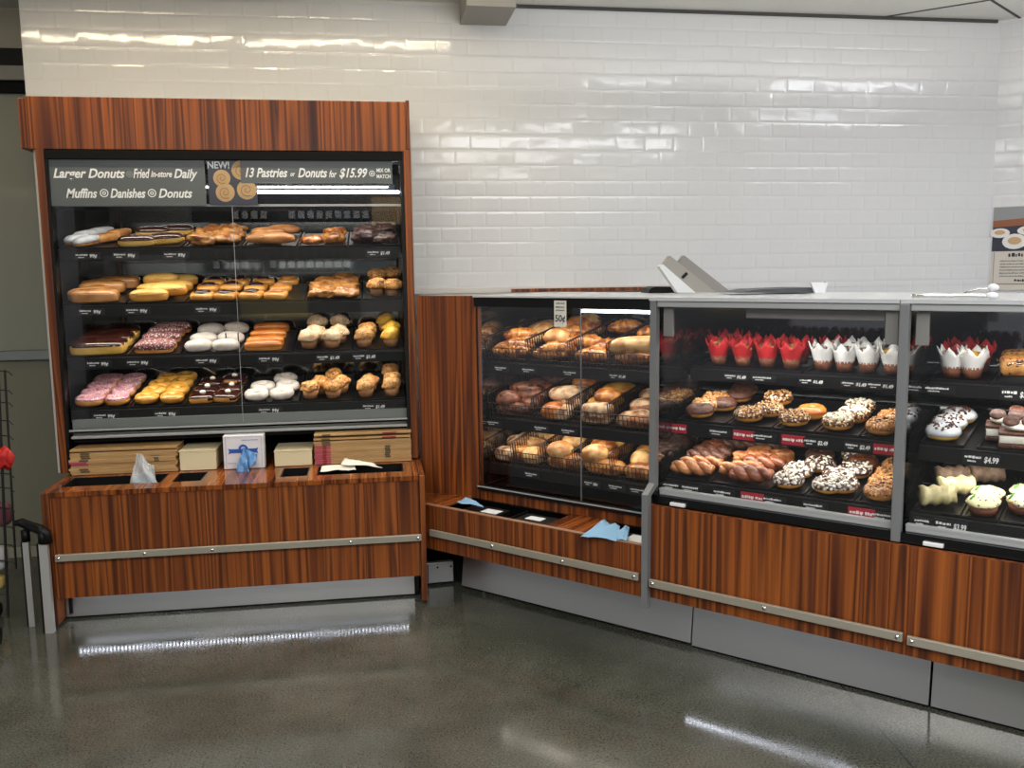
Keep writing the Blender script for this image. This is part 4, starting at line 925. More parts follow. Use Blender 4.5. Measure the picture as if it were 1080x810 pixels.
o, x, z, w, h = banner('photo_panel', 218.5, 168, 272, 216, 'poster_dark', 'square photo panel of cinnamon rolls with the word NEW! between the banners', 4.3205)
q = w/53.5
T(o, 'NEW!', 0*q, 24*q, h-10*q, 7.5*q, 0, .001)
for cx, cz, r in ((15, 21, 9.5), (37, 12, 11), (18, 37, 10.5), (42, 34, 11)):
    mb = MB().lathe([(0, .0012), (r*.6*q, .0012), (r*q, .0002), (0, 0)], 24); mb.v = [p*1 for p in mb.v]
    rr = part('printed_roll', mb.xf(Matrix.Translation((cx*q, -.0024, h-cz*q)) @ Matrix.Rotation(math.pi/2, 4, 'X')), 'poster_tan', o)
    mb = MB()
    sp = [(r*.13*q*t*math.cos(t*2.2), -.0042, r*.13*q*t*math.sin(t*2.2)) for t in [i*.25 for i in range(3, 22)]]
    mb.tube(sp, .0012, 5).move((cx*q, 0, h-cz*q)); part('printed_swirl', mb, 'poster_brown', rr)
# cartons, boxes and bags on the counter of the tall case
def at_top(px, py, y): return onp(FL, px, py, y)
a = at_top(74, 500, 4.262); b = at_top(187, 500, 4.262)
N_ = 11; zc = .5965
for i in range(N_):
    dx = random.uniform(-.006, .006); hh = .0098
    m = Matrix.Translation((a.x+dx, 4.262+random.uniform(0, .006), zc+i*(hh+.0004)+(.006 if i == N_-1 else 0))) @ Matrix.Rotation(random.uniform(-.006, .006), 4, 'Z')
    o = link('flat_carton', MB().bbox(0, b.x-a.x, 0, .17, 0, hh, .0012).mesh('flat_carton', 'carton'), None, m)
    tag(o, 'flattened brown carton, %s in the stack at the left end of the counter' % ('topmost, slightly raised' if i == N_-1 else 'bottom one' if i == 0 else '%s from bottom' % ('second', 'third', 'fourth', 'fifth', 'sixth', 'seventh', 'eighth', 'ninth', 'tenth')[i-1]), 'carton', 'flattened cartons, left stack')
    if i in (1, 2, 6, 7, 8, 9): part('print_patch', MB().box(.045, .085, -.0009, -.0002, .0006, hh-.0006), 'ink_dark', o)
    if i in (4, 5): part('tape', MB().box(0, .075, -.0009, -.0002, .0006, hh-.0006), 'tape_pink', o)
    if i == 7: part('print_line', MB().box(.345, .39, -.0009, -.0002, .004, .0065), 'ink_dark', o)
    if i in (5, 6): part('print_patch', MB().box(.37, .39, -.0009, -.0002, .0006, hh-.0006), 'ink_dark', o)
a = at_top(332, 490, 4.262); b = at_top(434, 490, 4.262); N_ = 13
for i in range(N_):
    hh = .0098; up = {N_-1: .016, N_-2: .006}.get(i, 0)
    m = Matrix.Translation((a.x+random.uniform(-.002, .002), 4.262+random.uniform(0, .004)+(-.006 if up else 0), .5965+i*(hh+.0003)+up)) @ Matrix.Rotation(random.uniform(-.003, .003), 4, 'Z')
    o = link('flat_carton', MB().bbox(0, b.x-a.x, 0, .17, 0, hh, .0012).mesh('flat_carton', 'carton'), None, m)
    tag(o, 'flattened brown carton, %s in the right stack beside the wood post' % ('topmost with red-printed corner' if i == N_-1 else 'bottom one' if i == 0 else '%s from bottom' % ('second', 'third', 'fourth', 'fifth', 'sixth', 'seventh', 'eighth', 'ninth', 'tenth', 'eleventh', 'twelfth')[i-1]), 'carton', 'flattened cartons, right stack')
    if i < 9: part('tape', MB().box(.002, .038, -.0009, -.0002, .0004, hh-.0004), 'tape_pink', o); part('tape', MB().box(.0565, .075, -.0009, -.0002, .0004, hh-.0004), 'tape_pink', o); part('print_patch', MB().box(.038, .056, -.0010, -.0002, .0004, hh-.0004), 'ink_red', o)
    if i >= 9: part('print_patch', MB().box(.036, .076, -.0009, -.0002, .0006, hh-.0006), 'ink_dark', o)
    if 1 < i < 8: part('print_patch', MB().box(.33, .355, -.0009, -.0002, .0004, hh-.0004), 'ink_dark', o)
    if i >= N_-2: part('print_patch', MB().box(.32, .385, -.0012, -.0002, .0012, hh-.002), 'ink_red', o)
def carton_box(px0, px1, ytop, y, d, label, mat='card_cream', lean=0):
    A = at_top(px0, 495, y); B = at_top(px1, 495, y); zt = at_top(px0, ytop, y).z
    o = link('bakery_box', MB().bbox(0, B.x-A.x, 0, d, 0, zt-.5965, .003).mesh('bakery_box', mat), None, Matrix.Translation((A.x, y, .5965)))
    tag(o, label, 'box'); return o, B.x-A.x, zt-.5965
o, w, h = carton_box(190, 228.5, 477, 4.262, .20, 'small cream box between the left carton stack and the white box'); part('lid', MB().bbox(-.002, w+.002, -.002, .202, h+.0005, h+.006, .002), 'card_cream', o)
o, w, h = carton_box(290, 329.5, 477, 4.262, .20, 'small cream box between the white box and the right carton stack'); part('lid', MB().bbox(-.002, w+.002, -.002, .202, h+.0005, h+.006, .002), 'card_cream', o)
o, w, h = carton_box(236.5, 279.5, 460, 4.250, .06, 'upright white box with a blue bow emblem on its front', 'card_white')
bow = MB().box(w*.18, w*.80, -.002, -.001, h*.48, h*.60)
bow.prism([(w*.18, h*.48), (w*.12, h*.44), (w*.15, h*.53), (w*.12, h*.62), (w*.18, h*.60)], -.002, -.001); bow.prism([(w*.80, h*.60), (w*.86, h*.63), (w*.83, h*.53), (w*.86, h*.44), (w*.80, h*.48)], -.002, -.001)
for r1, r2 in ((.115, .06),):
    t = MB().lathe([(w*r2, -.0006), (w*r1, -.0006), (w*r1, .0006), (w*r2, .0006)], 24, close=True); t.xf(Matrix.Translation((w*.49, -.0022, h*.60)) @ Matrix.Rotation(math.pi/2, 4, 'X')); bow.add(t.v, t.f)
bow.prism([(w*.44, h*.52), (w*.54, h*.52), (w*.56, h*.30), (w*.49, h*.36), (w*.42, h*.28)], -.0035, -.002)
part('emblem', bow, 'bow_blue', o)
ln = MB().box(w*.06, w*.067, -.0016, -.0006, h*.03, h*.97).box(w*.94, w*.947, -.0016, -.0006, h*.03, h*.97); ln.box(w*.06, w*.94, -.0016, -.0006, h*.955, h*.962)
m_ = marks(w*.4, h*.04, 5, -.0008, w*.46, h*.84); ln.add(m_.v, m_.f); m_ = marks(w*.2, h*.035, 6, -.0008, w*.10, h*.16); ln.add(m_.v, m_.f)
part('print', ln, 'ink_blue_gray', o)
def sheet(name, pts2, mat, label, cat, F=FL, seed=0, thick=.0012, amp=.012, group=None, n=14, m=10):
    """crumpled sheet: quad p00,p10,p11,p01 subdivided with folds"""
    p00, p10, p11, p01 = [Vector(p) for p in pts2]; mb = MB(); vs = []
    nn = (p10-p00).cross(p01-p00).normalized()
    for s_ in (0, 1):
        for j in range(m+1):
            for i in range(n+1):
                u, v = i/n, j/m; p = (p00*(1-u)+p10*u)*(1-v)+(p01*(1-u)+p11*u)*v
                f = noise.noise(Vector((u*2.3+seed, v*2.1, seed*.7)))*amp+abs(noise.noise(Vector((u*5+seed, v*4, 3))))*amp*.6
                vs.append(p+nn*(f+s_*thick))
    fs = []; B_ = (n+1)*(m+1)
    for j in range(m):
        for i in range(n):
            q = j*(n+1)+i; fs.append((q, q+1, q+n+2, q+n+1)); fs.append((B_+q, B_+q+n+1, B_+q+n+2, B_+q+1))
    edge = [i for i in range(n+1)]+[j*(n+1)+n for j in range(1, m+1)]+[m*(n+1)+i for i in range(n-1, -1, -1)]+[j*(n+1) for j in range(m-1, 0, -1)]
    for k in range(len(edge)): a_, b_ = edge[k], edge[(k+1) % len(edge)]; fs.append((a_, B_+a_, B_+b_, b_))
    mb.add(vs, fs); c = sum(mb.v, Vector())/len(mb.v); zmin = mb.zmin(); base = Vector((c.x, c.y, zmin)); mb.move(-base)
    return thing(name, mb, mat, label, cat, F, base, group, True)
# clear bag, blue glove, white papers
def tent(name, base, w, hgt, mat, label, cat, seed, skew=0):
    """a plastic sheet pinched up to a peak"""
    mb = MB(); n, m = 18, 12; vs = []
    for j in range(m+1):
        t = j/m
        for i in range(n):
            a_ = 2*math.pi*i/n; r = (1-t)**1.25; k = 1+.22*noise.noise(Vector((math.cos(a_)*1.7+seed, math.sin(a_)*1.7, t*2.2)))+.10*math.cos(a_*5+t*3+seed)
            vs.append((w/2*r*k*math.cos(a_)+skew*t*t, .028*r*k*math.sin(a_), hgt*t))
    fs = [(j*n+i, j*n+(i+1) % n, (j+1)*n+(i+1) % n, (j+1)*n+i) for j in range(m) for i in range(n)]
    mb.add(vs, fs); return thing(name, mb, mat, label, cat, FL, base, None, True)
q = lambda x, y, Y: tuple(onp(FL, x, y, Y))
sheet('plastic_bag', [q(137, 511, 4.12), q(167, 511, 4.12), q(151, 480, 4.20), q(144, 479, 4.20)], 'bag_film', 'translucent plastic bag pulled up from the left bin opening', 'bag', FL, 3, .0008, .03, None, 18, 14)
sheet('plastic_bag', [q(148, 511, 4.135), q(165, 511, 4.135), q(163, 492, 4.17), q(146, 481, 4.21)], 'bag_film', 'second layer of the clear bag fanning to the right of the peak', 'bag', FL, 6, .0008, .02, None, 18, 14)
sheet('tissue_sheet', [q(249, 498.5, 4.19), q(263, 498.5, 4.17), q(259, 472, 4.235), q(256, 472, 4.235)], 'bag_film_blue', 'blue tissue sheet standing up in front of the white box', 'tissue', FL, 8, .0008, .02, None, 16, 14)
sheet('tissue_sheet', [q(257, 496, 4.195), q(270, 490, 4.21), q(271, 479, 4.235), q(258, 473, 4.236)], 'bag_film_blue', 'right flap of blue tissue beside the bow emblem', 'tissue', FL, 2, .0008, .02, None, 16, 14)
p = onp(FL, 362, 495, 4.16)
sheet('paper_sheet', [(-.262, 4.10, .601), (-.10, 4.09, .600), (-.11, 4.20, .604), (-.255, 4.215, .603)], 'paper_white', 'white paper sheet lying on the counter before the right carton stack', 'paper', FL, 1, .001, .008)
sheet('paper_sheet', [(-.17, 4.15, .618), (.02, 4.095, .606), (-.02, 4.15, .612), (-.155, 4.225, .630)], 'paper_white', 'folded white paper lying over the right bin opening', 'paper', FL, 4, .001, .008)

# ------------------------------------------------------------------ bread case contents
B1, B2, B3 = BS
for s in BS: s.k = 1.1
def basket(shelf, pxa, pxb, label, hf=.070, hs=.115, depth=.42):
    xa, xb = shelf.front_x(pxa), shelf.front_x(pxb); w = xb-xa-.006; shelf.bins.append((xa+.004, xb-.004)); mb = MB(); r = .0018
    st = .019; n = max(2, round(w/st))
    def bar(a, b, rr=r): mb.tube([a, b], rr, 4)
    y0 = .004
    for i in range(n+1):
        x = w*i/n; bar((x, y0, .002), (x, y0, hf)); bar((x, y0, .002), (x, depth, .002))
    for z in (.002, hf*.33, hf*.66, hf): bar((0, y0, z), (w, y0, z), r if z < hf else .0022)
    for y in (.10, .20, .30, depth): bar((0, y, .002), (w, y, .002))
    for x in (0, w):
        bar((x, y0, hs), (x, depth, hs), .0028); bar((x, y0, hs*.5), (x, depth, hs*.5)); bar((x, y0, 0.002), (x, y0, hs), .0022)
        k = int(depth/st)
        for q in range(k+1): y = y0+(depth-y0)*q/k; bar((x, y, .002), (x, y, hs))
    bar((0, depth, hs), (w, depth, hs), .0022)
    o = link('wire_basket', mb.mesh('wire_basket', 'wire_dark'), None, shelf.mat(Vector((xa+.003, shelf.y0, shelf.z0))+shelf.n*.001))
    tag(o, label, 'basket', 'wire baskets, '+shelf.name)
for s, L_ in ((B1, ((511, 557, 'left croissants'), (558, 601, 'middle croissants'), (602, 642, 'right croissants'), (643, 689, 'white loaf'))),
              (B2, ((511, 563, 'raisin sticks'), (564, 600, 'floured rolls'), (601, 643, 'yellow flat breads'), (644, 689, 'floured brown rolls'))),
              (B3, ((511, 541, 'dark rolls'), (542, 570, 'pale long rolls'), (571, 606, 'pale buns'), (607, 645, 'golden rolls'), (646, 689, 'oval rolls')))):
    for a, b, n in L_: basket(s, a, b, 'dark wire basket holding the %s, %s' % (n, s.name))
D = {'croissant': 'golden croissant', 'baguette': 'smooth pale long roll', 'long_brown': 'brown long roll', 'bun': 'pale round roll', 'bun_gold': 'golden round roll', 'raisin': 'dark raisin roll', 'raisin_long': 'dark raisin stick', 'ciabatta': 'floured brown roll',
     'orange_roll': 'shiny orange roll', 'yellow_roll': 'yellow roll', 'flat_yellow': 'yellow flat bread', 'pointed': 'crusty oval roll', 'big_loaf': 'white loaf with cut end'}
def bfill(s, n, items, gap=.06): fill(s, D, 'in %s basket, %s' % (n, s.name), items, gap)
bfill(B1, 'leftmost', [('croissant', 529, 375, .25), ('croissant', 546, 373, .2), ('croissant', 556, 366, .3, .02), ('baguette', 553, 357, .45, .045), ('bun', 578, 349, .2, .05), ('long_brown', 518, 362, 1.2, .02), ('long_brown', 524, 350, 1.1, .03), ('croissant', 540, 356, .3, .05), ('baguette', 541, 347, 1.1, .04), ('baguette', 562, 341, 1.0, .045)], .03)
bfill(B1, 'second', [('croissant', 577, 377, .2), ('croissant', 597, 361, .4, .03), ('croissant', 586, 368, .3, .02), ('croissant', 600, 350, .3, .05), ('bun', 588, 352, .3, .06), ('bun_gold', 604, 345, .3, .07), ('bun', 611, 341, .3, .06)], .03)
bfill(B1, 'third', [('croissant', 606, 371, .3), ('croissant', 625, 379, .15), ('croissant', 618, 360, .3, .03), ('croissant', 632, 347, .3, .04), ('croissant', 650, 344, .3, .05)], .03)
bfill(B1, 'rightmost', [('croissant', 655, 365, .5, .01), ('croissant', 669, 382, .2), ('big_loaf', 672, 364, .35, .055), ('croissant', 680, 349, .5, .05)], .03)
bfill(B2, 'leftmost', [('raisin_long', 538, 428, .1), ('raisin', 520, 417, .2), ('raisin', 557, 425, .2), ('raisin_long', 560, 416, .2, .03), ('raisin', 573, 407, .2, .03), ('raisin_long', 585, 401, .2, .04), ('raisin', 540, 404, .3, .03), ('raisin', 530, 418, .3, .045), ('raisin_long', 550, 408, .2, .06)], .03)
bfill(B2, 'second', [('ciabatta', 574, 434, .1), ('ciabatta', 589, 419, .3, .03), ('orange_roll', 588, 437, .1), ('orange_roll', 612, 408, .2, .05), ('ciabatta', 600, 429, .3, .02), ('ciabatta', 596, 413, .3, .06), ('bun_gold', 618, 404, .2, .06)], .03)
bfill(B2, 'third', [('ciabatta', 612, 438, .2), ('ciabatta', 630, 442, .1), ('flat_yellow', 639, 423, .3, .04), ('flat_yellow', 653, 411, .2, .06), ('ciabatta', 636, 433, .2, .03), ('bun_gold', 646, 417, .3, .07)], .03)
bfill(B2, 'rightmost', [('ciabatta', 653, 443, .6), ('ciabatta', 668, 433, .5, .02), ('long_brown', 679, 447, .2), ('ciabatta', 682, 425, .5, .04), ('long_brown', 681, 437, .5, .02)], .03)
bfill(B3, 'leftmost', [('ciabatta', 519, 468, .3), ('baguette', 520, 455, .4, .02), ('ciabatta', 533, 462, .4, .02), ('long_brown', 540, 452, .4, .02)], .03)
bfill(B3, 'second', [('pointed', 553, 475, .1), ('baguette', 556, 466, .4, .03), ('baguette', 573, 456, .5, .04), ('baguette', 585, 450, .5, .04), ('long_brown', 566, 474, .4)], .03)
bfill(B3, 'third', [('bun', 574, 481, .1), ('pointed', 591, 487, .1), ('bun', 585, 474, .3, .045), ('bun', 600, 470, .3, .05), ('baguette', 600, 461, .6, .05), ('bun', 622, 461, .4, .05)], .03)
bfill(B3, 'fourth', [('pointed', 612, 488, .2), ('bun', 617, 477, .2, .05), ('orange_roll', 630, 484, .2, .02), ('pointed', 637, 493, .1), ('orange_roll', 641, 467, .4, .05), ('yellow_roll', 655, 469, .2, .055), ('bun_gold', 626, 473, .3, .055), ('orange_roll', 648, 480, .2, .02)], .03)
bfill(B3, 'rightmost', [('pointed', 651, 496, .1), ('bun', 661, 492, 1.5, .02, dict(roll_=.8)), ('pointed', 677, 487, .2, .02), ('orange_roll', 684, 474, 1.2, .04), ('pointed', 681, 499, .1)], .03)
for s, L_ in ((B1, ((531, 'left croissants', None), (560, 'middle croissants', None), (604, 'right croissants', None), (653, 'white loaf', '$1.49'))),
              (B2, ((523, 'raisin sticks', None), (573, 'floured rolls', None), (602, 'flat breads', None))),
              (B3, ((563, 'pale long rolls', None), (626, 'golden rolls', '50¢'), (652, 'oval rolls', None), (675, 'rolls by the gray post', None)))):
    for x, n, pr in L_: price_tag(s, x, 'small black price tag below the %s, %s' % (n, s.name), pr, w=.085, h=.026)
# hanging 50 cent card
a = onp(FR, 584, 317, 3.228); b = onp(FR, 597, 345, 3.228); w, h = b.x-a.x, a.z-b.z
o = thing('price_card', MB().bbox(0, w, -.0015, 0, 0, h, .0004), 'paper_white', 'white hanging card printed 50¢ at the top of the bread case', 'price card', FR, (a.x, 3.2315, b.z))
part('price', fit_text('50¢', w*.10, w*.92, h*.20, h*.26, -.0022, 0, .0004), 'print_dark', o)
m_ = marks(w*.7, h*.08, 31, -.0018, w*.15, h*.86); 
for k, zz_ in enumerate((.72, .60)): t = marks(w*.72, h*.07, 40+k, -.0018, w*.14, h*zz_); m_.add(t.v, t.f)
part('print', m_, 'print_gray', o)
# tissues and boxes in the trough
def U(px, py, z): return FR.inverted() @ onz(px, py, z)
def tissue_box(u, c, du, dc, z, hgt, label):
    return thing('tissue_box', MB().bbox(-du/2, du/2, -dc/2, dc/2, 0, hgt, .003), 'black', label, 'box', FR, (u, c, z))
p = U(503, 537, .42)
o = tissue_box(-2.47, 3.14, .20, .13, .2985, .115, 'black tissue dispenser box in the left bin of the trough'); part('slot_film', MB().box(.0, .085, -.03, .03, .1152, .1165), 'tissue_white', o)
o = tissue_box(-2.18, 3.14, .18, .13, .2985, .118, 'second black dispenser box in the left bin, behind the divider'); part('slot_film', MB().box(-.05, .03, -.02, .03, .1182, .1195), 'tissue_white', o)
o = tissue_box(-1.72, 3.14, .19, .14, .2985, .112, 'black dispenser box in the right bin of the trough'); part('slot_film', MB().box(-.01, .09, -.05, .05, .1122, .1135), 'tissue_white', o)
def tz(px, py, z): 
    q = U(px, py, z); return (q.x, q.y, z)
sheet('tissue_sheet', [tz(482, 529, .446), tz(510, 536, .430), tz(506, 532, .440), tz(492, 524, .452)], 'tissue_blue', 'blue tissue pulled up from the left trough bin', 'tissue', FR, 2, .001, .010)
sheet('tissue_sheet', [tz(612, 565, .449), tz(650, 571, .440), tz(654, 556, .446), tz(636, 549, .462)], 'tissue_blue', 'large pale blue tissue lying over the right trough bin', 'tissue', FR, 5, .001, .012)
sheet('tissue_sheet', [tz(646, 570, .435), tz(661, 572, .436), tz(664, 556, .452), tz(652, 558, .452)], 'tissue_blue', 'small folded blue tissue beside the larger one in the right bin', 'tissue', FR, 9, .001, .014)

# ------------------------------------------------------------------ pastry case contents
A1, A2, A3 = S1
C1, C2, C3 = S2
for s in S1+S2: s.k = 1.06
DD = {'red_tulip': 'cupcake in red tulip paper', 'white_tulip': 'dark-topped cupcake in white tulip paper', 'white_tulip2': 'yellow-topped cupcake in white tulip paper', 'nut_ring': 'nut-topped chocolate donut', 'nuttan_ring': 'crumb-topped donut', 'plain_ring': 'plain glazed donut', 'white_ring': 'white-drizzled donut',
      'cookie_ring': 'cookie-topped donut', 'cookie_gold_ring': 'cookie-crumb donut', 'choc_ring': 'chocolate donut', 'cinn_ring': 'cinnamon donut', 'braid': 'braided pastry', 'cinn_twist': 'cinnamon twist', 'choc_braid': 'chocolate twist', 'roll_up': 'rolled pastry', 'loaf': 'nut loaf cake in clear tray',
      'cookie_slice': 'layered slice with cookies', 'log_cream': 'pale cream cake roll', 'log_brown': 'brown cake roll', 'leaf_tart': 'cream tart with green leaf', 'fritter': 'lumpy fritter'}
def pf(s, items, gap=.07): fill(s, DD, 'on '+s.name, items, gap)
for s, xs in ((A2, ((700, 765), (767, 813), (815, 858), (860, 905), (907, 954))), (A3, ((700, 744), (746, 812), (814, 848), (850, 900), (902, 954)))):
    for i, (a, b) in enumerate(xs): tray(s, a, b, 'black tray, %s from left, %s' % (('first', 'second', 'third', 'fourth', 'fifth')[i], s.name), depth=.44)
for i, (a, b) in enumerate(((728, 845), (847, 954))): tray(A1, a, b, 'black tray under the %s cupcakes, %s' % (('red', 'white')[i], A1.name), depth=.30)
pf(A1, [('red_tulip', 744, 373), ('red_tulip', 765, 375), ('red_tulip', 785, 377), ('red_tulip', 807, 379), ('red_tulip', 829, 381), ('white_tulip', 853, 384), ('white_tulip', 875, 385), ('white_tulip', 898, 387), ('white_tulip', 921, 390), ('white_tulip2', 945, 391),
        ('red_tulip', 757, 366), ('red_tulip', 778, 368), ('red_tulip', 798, 370), ('red_tulip', 820, 372), ('red_tulip', 843, 374), ('red_tulip', 866, 376), ('white_tulip', 889, 378), ('white_tulip', 912, 380), ('white_tulip', 935, 382)], .06)
pf(A2, [('nuttan_ring', 708, 433), ('choc_ring', 734, 437), ('nut_ring', 785, 440), ('nut_ring', 827, 443), ('white_ring', 873, 448), ('nuttan_ring', 921, 453),
        ('nuttan_ring', 722, 427), ('choc_ring', 755, 430), ('nut_ring', 805, 435), ('plain_ring', 849, 440), ('white_ring', 895, 442), ('nuttan_ring', 939, 446),
        ('choc_ring', 772, 424), ('nut_ring', 824, 429, 0, .02), ('white_ring', 907, 435), ('choc_ring', 786, 417)], .07)
pf(A3, [('braid', 708, 496, .1), ('braid', 736, 491, .3), ('braid', 763, 501, .45), ('cinn_twist', 790, 507, .15), ('cookie_gold_ring', 828, 508), ('cookie_gold_ring', 860, 513), ('nuttan_ring', 911, 519), ('nuttan_ring', 945, 527),
        ('braid', 780, 492, .4), ('roll_up', 801, 481, .6), ('roll_up', 816, 484, .5), ('cinn_twist', 815, 499, .2), ('cookie_gold_ring', 838, 499), ('cookie_gold_ring', 882, 509), ('nuttan_ring', 930, 512),
        ('choc_braid', 722, 483, .1), ('choc_braid', 744, 477, .15), ('choc_braid', 768, 473, .15), ('cinn_ring', 712, 474), ('white_ring', 733, 469), ('cookie_gold_ring', 856, 492), ('choc_ring', 868, 485), ('cookie_gold_ring', 893, 498), ('cookie_gold_ring', 882, 489), ('cinn_ring', 903, 490), ('cookie_gold_ring', 922, 494), ('nuttan_ring', 942, 504), ('choc_braid', 793, 478, .2)], .07)
for x, n, pr in ((777, 'left red cupcakes', '$1.49'), (807, 'right red cupcakes', None), (857, 'first white cupcakes', '$1.49'), (902, 'middle white cupcakes', '$1.49'), (930, 'last white cupcakes', '$1.49')):
    price_tag(A1, x, 'black price tag under the %s, middle glass case' % n, pr, w=.095, h=.026)
for x, n, r_ in ((712, 'crumb-topped donuts, far left', 1), (761, 'chocolate donuts', 0), (786, 'first nut-topped donut', 1), (808, 'second nut-topped donut', 0), (838, 'plain glazed donut', 1), (862, 'white-drizzled donut', 2), (906, 'crumb-topped donuts', 2), (936, 'rightmost crumb-topped donut', 1)):
    price_tag(A2, x, '%s tag below the %s, middle glass case' % ('red' if r_ == 1 else 'black price', n), '$2.49' if r_ == 2 else None, w=.085 if r_ == 1 else .092, h=.036 if r_ == 1 else .03, red=r_ == 1)
for x, n, r_ in ((711, 'leftmost braid', 0), (731, 'left braids', 0), (765, 'front braid', 0), (795, 'cinnamon twist', 1), (818, 'twist and cookie donut', 0), (861, 'front cookie-crumb donut', 0), (910, 'front crumb donut', 1), (934, 'bottom right donut', 0)):
    price_tag(A3, x, '%s tag under the %s, bottom shelf of middle glass case' % ('red' if r_ else 'black', n), None, w=.088, h=.036 if r_ else .03, red=bool(r_))
for s, xs in ((C1, ((966, 1042), (1044, 1100))), (C2, ((966, 1016), (1030, 1100))), (C3, ((966, 1012), (1014, 1052), (1054, 1110)))):
    for i, (a, b) in enumerate(xs): tray(s, a, b, 'black tray, %s from left, %s' % (('first', 'second', 'third')[i], s.name), depth=.30 if s is C1 else .42)
pf(C1, [('red_tulip', 975, 384), ('white_tulip', 1003, 386), ('white_tulip2', 1030, 388), ('red_tulip', 1016, 378), ('red_tulip', 1042, 380)], .05)
pf(C1, [('loaf', 1056, 384, .15, .02), ('loaf', 1082, 388, .15, .02)], .2)
pf(C2, [('cookie_ring', 978, 458), ('cookie_ring', 996, 452), ('cookie_ring', 1013, 446), ('cookie_slice', 1052, 466, .1), ('cookie_slice', 1074, 459, .1), ('cookie_slice', 1078, 472, .1)], .06)
pf(C3, [('log_cream', 986, 530, .5), ('log_cream', 999, 521, .5), ('log_brown', 1014, 513, .5), ('log_brown', 1030, 506, .5), ('leaf_tart', 1036, 541, .0), ('leaf_tart', 1052, 533, .0), ('leaf_tart', 1066, 526, .0), ('leaf_tart', 1078, 520, .0)], .05)
price_tag(C1, 992, 'black price tag under the red and white cupcakes, right glass case', None, w=.10, h=.03); price_tag(C1, 1074, 'black price tag below the loaf cakes, right glass case', '$3.99', w=.10, h=.040)
price_tag(C2, 1036, 'black price tag below the layered cookie slices, right glass case', '$4.99', w=.11, h=.040); price_tag(C3, 1004, 'black price tag between cake rolls and leaf tarts, right glass case', '$3.99', w=.10, h=.040); price_tag(C3, 975, 'black price tag under the cream cake rolls by the gray post', None, w=.06, h=.03)

# ------------------------------------------------------------------ things on top of the run
FT = 1.3922
e = FR.inverted() @ onp(FL, 735, 300, 3.75)      # where the gray boxes stand
cu, cc = -1.85, 3.55
eq = root('label_dispenser', 'gray slanted two-part dispenser with white side standing on the counter top', 'dispenser', FL, (0, 0, 0))
def eqp(px, py, y=3.78): return onp(FL, px, py, y)
def slab(name, q, y0, y1, mat):
    pts = [eqp(x, y) for x, y in q]; mb = MB().prism([(p.x, p.z) for p in pts], y0, y1, 'y'); return part(name, mb, mat, eq)
BZ = 308.5
slab('white_side', ((694, 281), (698, 279), (732, BZ), (713, BZ)), 3.76, 3.80, 'equip_white')
slab('front_slab', ((699, 279.4), (706, 270), (754, BZ), (731.5, BZ)), 3.765, 3.81, 'equip_gray')
slab('rear_slab', ((716.5, 278), (722.5, 269.5), (772, BZ), (755, BZ)), 3.785, 3.83, 'equip_back')
mk = slab('slot', ((717, 292), (722, 287), (724, 289), (719, 294)), 3.758, 3.7645, 'black')
def onrun_top(px, py, u=None): return FR.inverted() @ onz(px, py, FT)
a = onp(FL, 775, 309, 3.35); b = onp(FL, 862, 309, 3.35)
q = [(773, 309), (800, 305.5), (845, 303.5), (858, 303.5), (862, 309)]
thing('serving_lid', MB().prism([(onp(FL, x, y, 3.35).x-a.x, onp(FL, x, y, 3.35).z-FT) for x, y in q], 0, .18, 'y'), 'slab_dark', 'low dark lid lying on the counter top left of the white card', 'lid', FL, (a.x, 3.35, FT+.0005))
a = onp(FL, 857, 309, 3.33)
c1 = thing('white_card', MB().prism([(onp(FL, x, y, 3.33).x-a.x, onp(FL, x, y, 3.33).z-FT) for x, y in ((860, 309), (855, 298), (873.5, 298), (870, 309))], 0, .012, 'y'), 'card_white', 'small white card stand on top of the middle glass case', 'card', FL, (a.x, 3.33, FT+.0005))
part('clip', MB().box(.052, .055, .004, .008, .008, .045), 'black', c1)
a = onp(FL, 684, 309, 4.0)
thing('food_cover', MB().prism([(onp(FL, x, y, 4.0).x-a.x, onp(FL, x, y, 4.0).z-1.3865) for x, y in ((684, 309), (686, 304.5), (691, 302.5), (712, 302.5), (716, 309))], 0, .12, 'y'), 'black', 'rounded black lid behind the gray dispenser on the counter', 'lid', FL, (a.x, 4.0, 1.3868))
# chrome bent handle on the right case top
hp = [onp(FR, x, y, 3.09) for x, y in ((962, 318.5), (975, 317), (1000, 317), (1022, 315), (1040, 318), (1044, 319))]
hq = [onp(FR, x, y, 3.12) for x, y in ((1016, 314), (1022, 310.5), (1032, 308.5), (1045, 308))]
base = Vector((hp[0].x, 3.09, FT))
mb = MB().tube([Vector((p.x-base.x, p.y-base.y, .010+max(0, p.z-FT))) for p in hp], .006, 10).tube([Vector((p.x-base.x, p.y-base.y, .010+max(0, p.z-FT))) for p in hq], .005, 10)
ch = thing('door_handle_lever', mb, 'chrome', 'bent chrome lever with white tips lying on the right glass case top', 'handle', FR, base, None, True)
tp = MB().ell(.018, .012, .010, 1, 1, 14, 8, ctr=(hp[-1].x-base.x+.005, hp[-1].y-base.y, .012)).ell(.016, .012, .012, 1, 1, 14, 8, ctr=(hq[-1].x-base.x+.006, hq[-1].y-base.y, .014+max(0, hq[-1].z-FT)))
part('tip', tp, 'card_white', ch, True, 'white tips')
